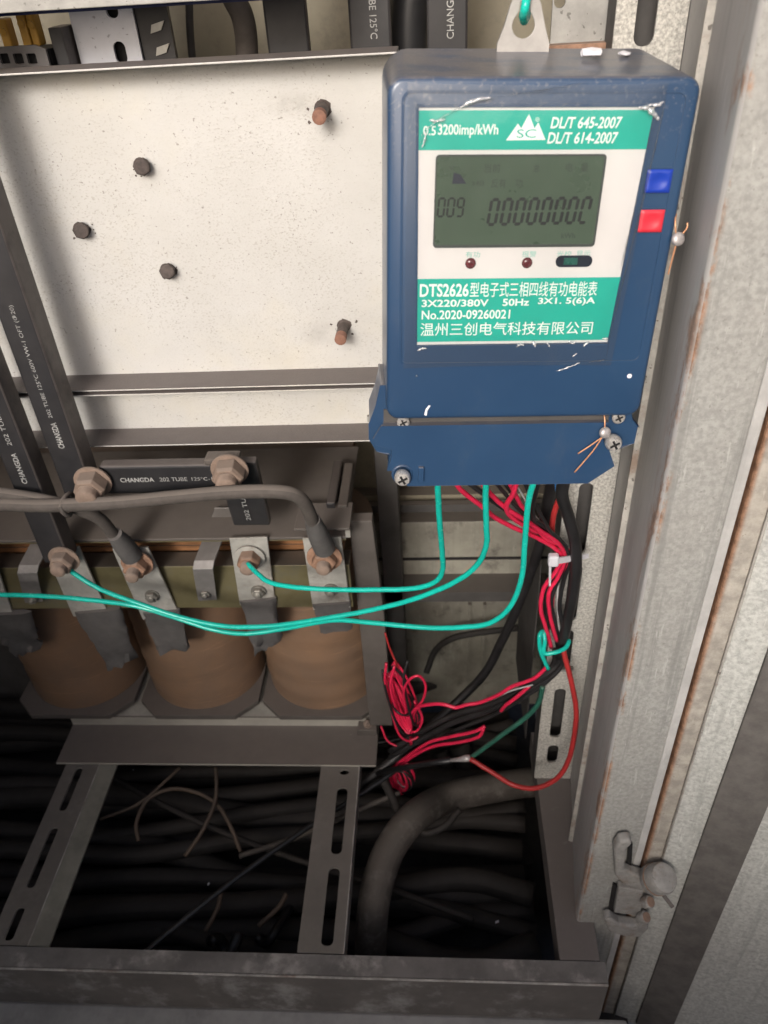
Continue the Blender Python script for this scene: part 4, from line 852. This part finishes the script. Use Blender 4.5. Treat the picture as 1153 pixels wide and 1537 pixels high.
tag(MB().tube(spline(W([(831, 710, .03), (822, 760, .05), (806, 830, .09), (775, 915, .13), (752, 965, .15), (728, 1010, .16), (690, 1050, .15), (640, 1095, .12), (590, 1140, .09), (540, 1180, .07)]), 8), .0060, 12).build('cable', M['loom'], smooth=True), 'long dark cable slanting behind the loom down to the trench', 'cable')
wire('wire', W([(848, 718, .02), (842, 742, .022), (832, 770, .024), (829, 798, .022), (838, 820, .018)]), .0028, 'red_dull', 'dull red wire beside the black cable under the right end of the meter', 'wire')
wire('wire', W([(836, 718, .012), (837, 735, .014), (842, 748, .018)]), .0022, 'blue_wire', 'short bright blue wire under the right end of the meter', 'wire')
for k, (o1, o2, mt) in enumerate(((6, -3, 'black_wire'), (-4, 5, 'red'), (9, 2, 'black_wire'), (-8, -2, 'black_wire'))):
    wire('wire', W([(742 + 22 * k, 722, -.04), (778 + o1 + 10 * k, 766 - o2, -.02), (820 + o1, 800 + o2, .004), (850 + o2, 830, .022), (830 - o1, 872 + o2, .03), (824 + o2, 915, .03), (838 + o1 * .4, 960, .034)]), .0018 + .0002 * (k % 2), mt, ('black strand slackly twisted through the red loom, inner', 'extra red strand twisted through the loom under the meter', 'black strand slackly twisted through the red loom, outer', 'black strand on the left edge of the loom by the white tie')[k], 'wire', 'strands of the loom')
# nylon tie
zt = thing('cable_tie', 'white nylon tie round the loom in front of the slotted post', 'cable tie', at(850, 842, y=.01))
c = at(831, 842, y=.006); MB().box(c.x - .005, c.x + .005, c.y - .003, c.y + .005, c.z - .006, c.z + .007).build('tie_head', M['nylon'], zt, bevel=.002)
MB().prism([at(836, 838, y=.006), at(884, 832, y=.030), at(884, 838, y=.030), at(836, 847, y=.006)], (.0, .0015, 0)).build('strap', M['nylon'], zt)
MB().prism([at(824, 846, y=.010), at(828, 846, y=.010), at(827, 880, y=.014), at(824, 880, y=.014)], (0, .001, 0)).build('tail', M['nylon'], zt)
# teal twist tie
wire('twist_tie', W([(823, 1004, .018), (812, 978, .016), (810, 956, .018), (815, 948, .024)]) + W([(818, 962, .018), (817, 980, .014), (834, 979, .014), (848, 973, .018), (854, 963, .026), (850, 960, .036)]), .0024, 'teal', 'teal wire wrapped round the black loom as a tie', 'wire')
# black loom below the tie
for k, (dx, dy, r_) in enumerate(((0, 0, .0045), (-7, 4, .0035), (6, 5, .0035), (2, 10, .003))):
    tag(MB().tube(spline(W([(840 + dx, 975, .034), (838 + dx, 995 + dy * .3, .034), (818 + dx, 1014 + dy, .032), (780, 1036 + dy * 1.5, .04), (735, 1058 + dy * 1.8, .055), (680, 1074 + dy * 2.4, .07), (630, 1100 + dy * 2.6, .08), (585, 1128 + dy * 2, .09)]), 8), r_ * .8, 10).build('cable', M['loom'], smooth=True), 'black cable of the loom running down left from the teal tie', 'cable', 'loom cables below the teal tie')
wire('wire', W([(822, 1000, .022), (802, 1018, .022), (770, 1030, .026), (748, 1043, .03), (722, 1054, .034), (700, 1058, .036), (684, 1062, .038), (665, 1057, .042), (640, 1058, .05), (624, 1066, .06), (617, 1095, .075), (617, 1117, .08)]), RR, 'red', 'long red wire curving left from the teal tie to the red bundle', 'wire')
wire('wire', W([(795, 1030, .03), (776, 1046, .03), (760, 1058, .034), (752, 1067, .04)]), RR, 'red', 'short piece of red wire showing below the long red one', 'wire')
wire('wire', W([(800, 1028, .028), (770, 1036, .032), (745, 1046, .04)]), .0009, 'white_wire', 'pale thin wire beside the long red one', 'wire')
wire('wire', W([(728, 1090, .05), (712, 1098, .05), (676, 1106, .056), (645, 1114, .062), (618, 1131, .072), (596, 1148, .08), (584, 1166, .085)]), RR, 'red', 'upper red wire of the pair above the lower coil of wire', 'wire')
wire('wire', W([(726, 1094, .048), (718, 1106, .048), (690, 1114, .052), (655, 1119, .06), (625, 1132, .068), (600, 1152, .078), (588, 1172, .085)]), RR, 'red', 'lower red wire of the pair above the lower coil of wire', 'wire')
wire('wire', W([(842, 960, .034), (848, 985, .026), (858, 1025, .018), (865, 1065, .012), (862, 1105, .006), (852, 1145, .0), (834, 1170, -.004), (803, 1183, -.004), (770, 1178, .004), (740, 1160, .014), (706, 1139, .026)]), .0030, 'red_dull', 'dull red wire looping in front of the slotted post to a crimp', 'wire')
wire('wire', W([(815, 1030, .03), (808, 1056, .03), (788, 1078, .03), (755, 1102, .03), (706, 1138, .03)]), .0030, 'teal_dark', 'dark green wire from the loom to the crimp', 'wire')
lg = thing('crimp', 'bright metal crimp joining the dark green and dull red wires', 'crimp', at(695, 1139, y=.028))
MB().tube(W([(706, 1138, .028), (700, 1138, .028), (690, 1140, .030), (676, 1141, .034)]), [.0042, .0044, .003, .0022], 12).build('barrel', M['lead'], lg, smooth=True)
MB().tube(W([(678, 1141, .034), (640, 1146, .05), (560, 1162, .08)]), .004, 10).build('tail', M['black_wire'], lg, smooth=True)
# coils of spare wire
def bundle(label, cx, cy, y0, rx, rz, turns, seed, tilt, pairs):
    rg = random.Random(seed); C0 = at(cx, cy, y=y0)
    t = thing('wire_bundle', label, 'wire bundle', C0 - Vector((0, 0, rz)), 'spare wire tied in bundles')
    ct, st_ = math.cos(tilt), math.sin(tilt)
    for mt, nt, rr in pairs:
        pts = []
        N = int(nt * 14); ph = rg.uniform(0, 6)
        jx = [rg.uniform(.25, 1.25) for _ in range(int(nt) + 2)]; jz = [rg.uniform(.82, 1.08) for _ in range(int(nt) + 2)]; jo = [rg.uniform(-.006, .006) for _ in range(int(nt) + 2)]
        for i in range(N):
            f_ = i / 14; k = int(f_); g_ = f_ - k; s_ = g_ * g_ * (3 - 2 * g_)
            ax_ = jx[k] + (jx[k + 1] - jx[k]) * s_; az_ = jz[k] + (jz[k + 1] - jz[k]) * s_; oo = jo[k] + (jo[k + 1] - jo[k]) * s_
            a = ph + f_ * 2 * math.pi; u_, v_ = rx * ax_ * math.cos(a) + oo, rz * az_ * math.sin(a)
            pts.append(C0 + Vector((u_ * ct - v_ * st_, oo * 1.5 + v_ * .30 + rg.uniform(-.0015, .0015), u_ * st_ + v_ * ct)))
        MB().tube(spline(pts, 4), rr, 8).build(mt + '_strand' if mt != 'black_wire' else 'black_strand', M[mt], t, smooth=True)
    return t, C0
t, c0 = bundle('long looped bundle of spare red and black wire, beside the transformer', 604, 1048, .075, .0075, .043, 8, 5, .30, (('red', 9, .0016), ('black_wire', 4, .0016)))
MB().tube(spline(W([(612, 1075, .06), (606, 1040, .055), (615, 1020, .05), (630, 1015, .05), (639, 1030, .052), (634, 1052, .056), (618, 1070, .06), (610, 1090, .064)]), 8), .0016, 8).build('red_strand', M['red'], t, smooth=True)
for mt_, nm_, pts_ in (('red', 'red_strand', [(592, 1000, .066), (586, 1030, .062), (594, 1062, .06), (606, 1090, .062), (624, 1098, .064), (634, 1078, .066), (622, 1052, .07)]),
                     ('black_wire', 'black_strand', [(574, 1006, .07), (580, 1040, .064), (592, 1078, .06), (604, 1100, .062), (618, 1104, .066)]),
                     ('red', 'red_strand', [(580, 995, .07), (578, 1030, .066), (588, 1068, .064), (598, 1100, .064), (612, 1112, .066), (628, 1106, .07)]),
                     ('black_wire', 'black_strand', [(612, 992, .07), (606, 1020, .062), (612, 1056, .058), (620, 1084, .06), (630, 1092, .066)])):
    MB().tube(spline(W(pts_), 8), .0016, 8).build(nm_, M[mt_], t, smooth=True)
MB().tube(spline([c0 + Vector((.013 * math.cos(a), .02 * math.sin(a) - .004, .004 * math.sin(a * 2) - .002)) for a in [k * .524 for k in range(12)]], 3, True), .0013, 7, closed=True).build('black_tie', M['black_wire'], t, smooth=True)
bundle('round bundle of spare red and black wire, low beside the transformer foot', 603, 1166, .085, .0185, .021, 7, 9, .3, (('red', 8, .0016), ('black_wire', 3, .0014), ('white_wire', 1, .0008)))
wire('wire', W([(578, 950, .09), (586, 975, .088), (598, 1002, .08)]), .0012, 'red_dull', 'thin dark red wire from behind the transformer to the long bundle', 'wire')
wire('wire', W([(572, 1090, .10), (582, 1112, .09), (600, 1122, .085)]), .0014, 'red', 'red wire end at the corner of the transformer foot', 'wire')

# ------------------------------------------------------------------ cables in the trench
tag(MB().tube(spline(W([(835, 1174, .115), (790, 1175, .105), (720, 1186, .085), (665, 1200, .066)]) + [at(620, 1228, z=-.875), at(585, 1275, z=-.885), at(566, 1330, z=-.90), at(558, 1385, z=-.93), at(556, 1440, z=-.98)], 8), .0205, 16).build('conduit', M['conduit'], smooth=True), 'thick dusty grey-brown conduit curving down into the trench', 'conduit')
tag(MB().tube(spline(W([(690, 1120, .20), (720, 1200, .15), (760, 1262, .10), (800, 1302, .07), (860, 1348, .05)]), 8), .0165, 14).build('power_cable', M['cable'], smooth=True), 'thick dark cable crossing under the conduit towards the right', 'cable', 'power cables in the trench')
tag(MB().tube(spline(W([(660, 1130, .20), (690, 1200, .15), (735, 1262, .10), (785, 1318, .07), (850, 1372, .05)]), 8), .013, 14).build('power_cable', M['cable'], smooth=True), 'thinner dark cable beside the crossing one under the conduit', 'cable', 'power cables in the trench')
rg = random.Random(5)
for k in range(4):
    a_, b_ = rg.uniform(-.70, -.15), rg.uniform(-.35, .10); y0_, y1_ = rg.uniform(-.15, .25), rg.uniform(-.16, .25); zz_ = -.955 - .012 * (k % 3)
    P = [Vector((a_ + (b_ - a_) * f_, y0_ + (y1_ - y0_) * f_ + .02 * math.sin(f_ * 5 + k), zz_ + .012 * math.sin(f_ * 6 + k * 2))) for f_ in (0, .2, .4, .6, .8, 1)]
    tag(MB().tube(spline(P, 6), rg.choice((.0045, .006, .0075, .009)), 10).build('loose_cable', M[rg.choice(('cable', 'cable', 'conduit', 'black_wire'))], smooth=True), 'loose thinner cable lying askew on the trench cables', 'cable', 'loose cables lying askew in the trench')
m = MB()
for k in range(9):
    c_ = Vector((rg.uniform(-.6, .14), rg.uniform(-.16, .15), -.948 + rg.uniform(-.02, .006))); s_ = rg.uniform(.0006, .0016); a_ = rg.uniform(0, 6)
    m.prism([c_ + Vector((s_ * k2[0] * math.cos(a_) - s_ * k2[1] * math.sin(a_), s_ * k2[0] * math.sin(a_) + s_ * k2[1] * math.cos(a_), 0)) for k2 in ((-2, -1), (1.6, -.8), (2.2, .9), (-1.2, 1))], (0, 0, .0006))
tag(m.build('debris', M['nylon']), kind='stuff')
rg = random.Random(11)
for k in range(17):
    y_ = -.165 + k * .03 + rg.uniform(-.006, .006); r_ = rg.uniform(.011, .018); z_ = -.985 - rg.uniform(0, .03) - (.02 if k % 3 == 0 else 0)
    sl_k = rg.uniform(-.14, .14)
    P = [Vector((x_, y_ + rg.uniform(-.012, .012) + (x_ + .3) * sl_k + .02 * math.sin(x_ * 7 + k * 2), z_ + rg.uniform(-.008, .008))) for x_ in (-.79, -.6, -.42, -.25, -.08, .05, .145)]
    tag(MB().tube(spline(P, 6), r_, 12).build('power_cable', M['cable'], smooth=True), 'dark power cable lying level along the trench floor', 'cable', 'power cables lying in the trench')
for k in range(9):
    y_ = -.15 + k * .055; P = [Vector((x_, y_ + rg.uniform(-.02, .02), -1.035 + rg.uniform(-.01, .01))) for x_ in (-.79, -.5, -.2, .14)]
    tag(MB().tube(spline(P, 6), .017, 12).build('power_cable', M['cable'], smooth=True), 'dark power cable lying level along the trench floor', 'cable', 'power cables lying in the trench')
zb_ = lambda px, py, z: at(px, py, z=z)
wire('brown_wire', [zb_(208, 1262, -.92), zb_(205, 1235, -.915), zb_(222, 1200, -.91), zb_(258, 1184, -.905), zb_(296, 1190, -.905), zb_(326, 1208, -.91), zb_(346, 1240, -.915), zb_(361, 1278, -.93)], .0028, 'brown_wire', 'looped brown wire standing up from the trench cables', 'wire', n=10)
wire('brown_wire', [zb_(324, 1152, -.89), zb_(325, 1180, -.895), zb_(322, 1206, -.90), zb_(305, 1245, -.91), zb_(278, 1285, -.93)], .0028, 'brown_wire', 'brown wire hanging below the transformer base across the loop', 'wire')
wire('brown_wire', [zb_(332, 1340, -.92), zb_(326, 1365, -.92), zb_(308, 1398, -.93)], .0028, 'brown_wire', 'short brown wire end left in the middle of the trench', 'wire')
wire('brown_wire', [zb_(430, 1342, -.92), zb_(418, 1362, -.92), zb_(388, 1390, -.93)], .003, 'brown_wire', 'short thick brown wire end nearest the right strut', 'wire')
wire('brown_wire', [zb_(150, 1230, -.915), zb_(205, 1208, -.91), zb_(240, 1180, -.905), zb_(270, 1152, -.90)], .0022, 'brown_wire', 'thin brown wire slanting up left of the loop', 'wire')
wire('thin_cable', [zb_(215, 1432, -.86), zb_(262, 1392, -.865), zb_(350, 1322, -.87), zb_(430, 1264, -.872), zb_(500, 1218, -.872), zb_(560, 1180, -.87), zb_(600, 1152, -.865)], .0035, 'black_wire', 'thin shiny black cable slanting across the trench under the strut', 'cable')
wire('thin_cable', [zb_(360, 1285, -.915), zb_(430, 1262, -.90), zb_(490, 1238, -.89), zb_(540, 1215, -.885), zb_(600, 1190, -.88)], .0036, 'conduit', 'dusty brown cable passing behind the right strut', 'cable')
wire('thin_cable', [zb_(640, 1200, -.88), zb_(618, 1225, -.885), zb_(636, 1250, -.89), zb_(668, 1240, -.885), zb_(690, 1215, -.88)], .0045, 'cable', 'dark cable looping below the conduit', 'cable')
wire('thin_cable', W([(640, 1010, .26), (655, 975, .28), (690, 955, .28), (780, 942, .28)]), .005, 'cable', 'dark cable level against the back wall', 'cable')
wire('thin_cable', W([(575, 1170, .07), (592, 1205, .04), (600, 1228, .02)]), .006, 'cable', 'dark cable end hanging left of the conduit', 'cable')

# ------------------------------------------------------------------ things above and behind the panels
up = thing('rail', 'dusty grey sheet rail along the top edge of the picture', 'rail', (-.45, .095, .029))
MB().box(-.80, -.05, .078, .0800, .0295, .10).build('front_face', M['galv'], up, bevel=.0006)
MB().box(-.80, -.05, .0801, .112, .0295, .0310).build('bottom_flange', M['alu'], up)
MB().box(-.80, -.05, .1122, .116, .026, .034).build('film_edge', M['blue_edge'], up)
YB = .17
a, b = at(122, 95, y=YB), at(214, 88, y=YB)
sl_ = [(at(px, py0, y=YB).x, at(px, py1, y=YB).z, at(px, py0, y=YB).z) for px, py0, py1 in ((160, -20, 28), (177, 62, 96))]
pl = thing('mounting_strip', 'bright bare aluminium strip with two slots behind the large panel', 'strip', (-.24, YB, -.06))
MB().sheet(rrect(a.x, b.x, -.06, .12, .001, 1), [rrect(x_ - .0050, x_ + .0050, z0_, z1_, .0046, 5) for x_, z0_, z1_ in sl_], (0, YB, 0), UX, UZ, (0, .003, 0)).build('slotted_plate', M['alu'], pl)
MB().box(a.x, b.x, YB + .012, YB + .014, -.06, .12).build('backing', M['dark_hole'], pl)
a2 = at(262, 84, y=YB)
fr = MB().box(b.x + .0005, a2.x, YB + .004, YB + .010, -.06, .12).build('side_sheet', M['sleeve'], pl)
for px_, py_ in ((235, 40), (243, 74)):
    c = at(px_, py_, y=YB + .002); MB().prism([(c.x - .006, YB + .002, c.z - .0045), (c.x + .003, YB + .002, c.z - .0025), (c.x + .007, YB + .002, c.z + .004), (c.x - .004, YB + .002, c.z + .0015)], (0, .0015, 0)).build('tab', M['zinc'], pl)
def upbar(label, pxa, pxb, y_, txt=None, tdir=True, tpx=None):
    a, b = at(pxa, 66, y=y_), at(pxb, 62, y=y_)
    t = thing('busbar', label, 'busbar', ((a.x + b.x) / 2, y_, -.08), 'black sleeved busbars')
    o = MB().box(a.x, b.x, y_, y_ + .01, -.08, .20).build('sleeve', M['sleeve'], t, bevel=.002, seg=2)
    MB().box(a.x - .0004, b.x + .0004, y_ - .0005, y_ + .0105, -.09, -.079).build('bare_end', M['zinc'], t)
    if txt:
        p = at(*tpx, y=y_); vtext(o, txt, p.x, .006, y_ - .0004, p.z, p.z + (.052 if tdir else .085), tdir, .005)
    return t
upbar('plain black sleeved busbar standing behind the large panel, left of the printed ones', 401, 464, .18)
upbar('black sleeved busbar with grey print standing behind the panel, left of the black cable', 526, 588, .18, 'CHANGDA 202 TUBE 125°C', False, (562, 58))
upbar('black sleeved busbar with grey print standing behind the hanging tab, right of the black cable', 641, 702, .21, 'CHANGDA 202', True, (676, 58))
tag(MB().tube(spline(W([(622, -60, .24), (616, 0, .24), (613, 40, .24), (612, 100, .24)]), 6), .018, 14).build('cable', M['black_wire'], smooth=True), 'thick black cable upright between two printed busbars at the top', 'cable')
tag(MB().tube(spline(W([(336, -30, .20), (352, 0, .20), (364, 25, .20), (370, 60, .20), (371, 110, .20)]), 8), .0095, 12).build('cable', M['grey_cable'], smooth=True), 'bent dusty cable behind the panel, between the aluminium strip and the busbars', 'cable')
tag(MB().tube(spline(W([(284, -30, .25), (285, 40, .25), (291, 110, .25)]), 5), .0035, 8).build('rod', M['dark_sheet'], smooth=True), 'thin dark rod upright behind the large panel', 'rod')
# terminal block at the top left corner
tb = thing('terminal_block', 'dusty grey terminal block with yellow contacts in the top left corner', 'terminal block', (-.28, .15, -.03))
y_ = .14; zt_ = at(40, 68, y=y_).z; zl = at(40, 100, y=y_).z; xr = at(92, 80, y=y_).x
hl = [rrect(at(px, 85, y=y_).x - .0038, at(px, 85, y=y_).x + .0038, at(px, 96, y=y_).z, at(px, 80, y=y_).z, .0006, 1) for px in (6, 27, 47, -18, -42)]
MB().sheet([(-.45, zl - .03), (xr - .012, zl - .03), (xr - .012, zt_ - .003), (xr - .02, zt_), (-.45, zt_)], hl, (0, y_, 0), UX, UZ, (0, .003, 0)).build('front', M['grey_plastic'], tb)
MB().box(-.45, xr - .013, y_ + .010, y_ + .05, zl - .03, zt_ - .004).build('block_body', M['dark_hole'], tb)
MB().box(xr - .011, xr, y_ + .012, y_ + .04, zl - .03, zt_ + .010).build('end_stop', M['sleeve'], tb, bevel=.001)
for px_, w_, h_ in ((10, 18, 30), (40, 18, 46), (54, 15, 42)):
    c = at(px_, 40, y=y_ + .02); o = MB().box(c.x - w_ * .0002, c.x + w_ * .0002, y_ + .012, y_ + .026, zt_ - .002, zt_ + h_ * .0006).build('contact', M['yellow'], tb, bevel=.0015)
    MB().lathe((c.x, y_ + .0118, zt_ + h_ * .0003), (0, -1, 0), [(.0028, 0), (.0028, .0012), (.0018, .0016)], 12).build('contact_screw', M['yellow'], o, smooth=True, auto=40)
# galvanised plate behind the hanging tab
y_ = .09; a, b = at(826, 64, y=y_), at(914, 30, y=y_); c = at(840, 12, y=y_)
gp = thing('mounting_plate', 'dusty galvanised plate with a slot behind the hanging tab', 'plate', ((a.x + b.x) / 2, y_, -.10))
MB().sheet([(a.x, -.08), (b.x, -.08), (b.x, .16), (a.x, .16)], [rrect(c.x - .004, c.x + .004, c.z, .06, .0038, 5)], (0, y_, 0), UX, UZ, (0, .003, 0)).build('plate', M['galv'], gp)
MB().box(a.x - .004, b.x, y_ - .012, y_ - .001, -.03, at(850, 67, y=y_ - .012).z).build('rusty_foot', M['rustnut'], gp)
# scraps on top of the meter
def scrap(label, c, w_, h_, seed):
    rg = random.Random(seed); P = [c + Vector((w_ * math.cos(a) * rg.uniform(.7, 1.1), .004 * math.sin(a), h_ * math.sin(a) * rg.uniform(.6, 1.1) + h_)) for a in [k * .785 for k in range(8)]]
    m = MB(); n = len(P); ct = c + Vector((0, -.003, h_ * 1.1)); m.add(P + [p + Vector((0, .004, -.0006)) for p in P] + [ct], [(k, (k + 1) % n, 2 * n) for k in range(n)] + [(n + k, k, (k + 1) % n, n + (k + 1) % n)[::-1] for k in range(n)] + [tuple(range(n, 2 * n))])
    tag(m.build('paper_scrap', M['paper'], bevel=.0004), label, 'scrap', 'white scraps on the meter')
scrap('crumpled white scrap on top of the meter, beside the hanging tab', XV(117, 40, 8.0), .0075, .0022, 1)
scrap('tiny white scrap near the right end of the meter top', XV(137.5, 46, 8.6), .0032, .0009, 2)
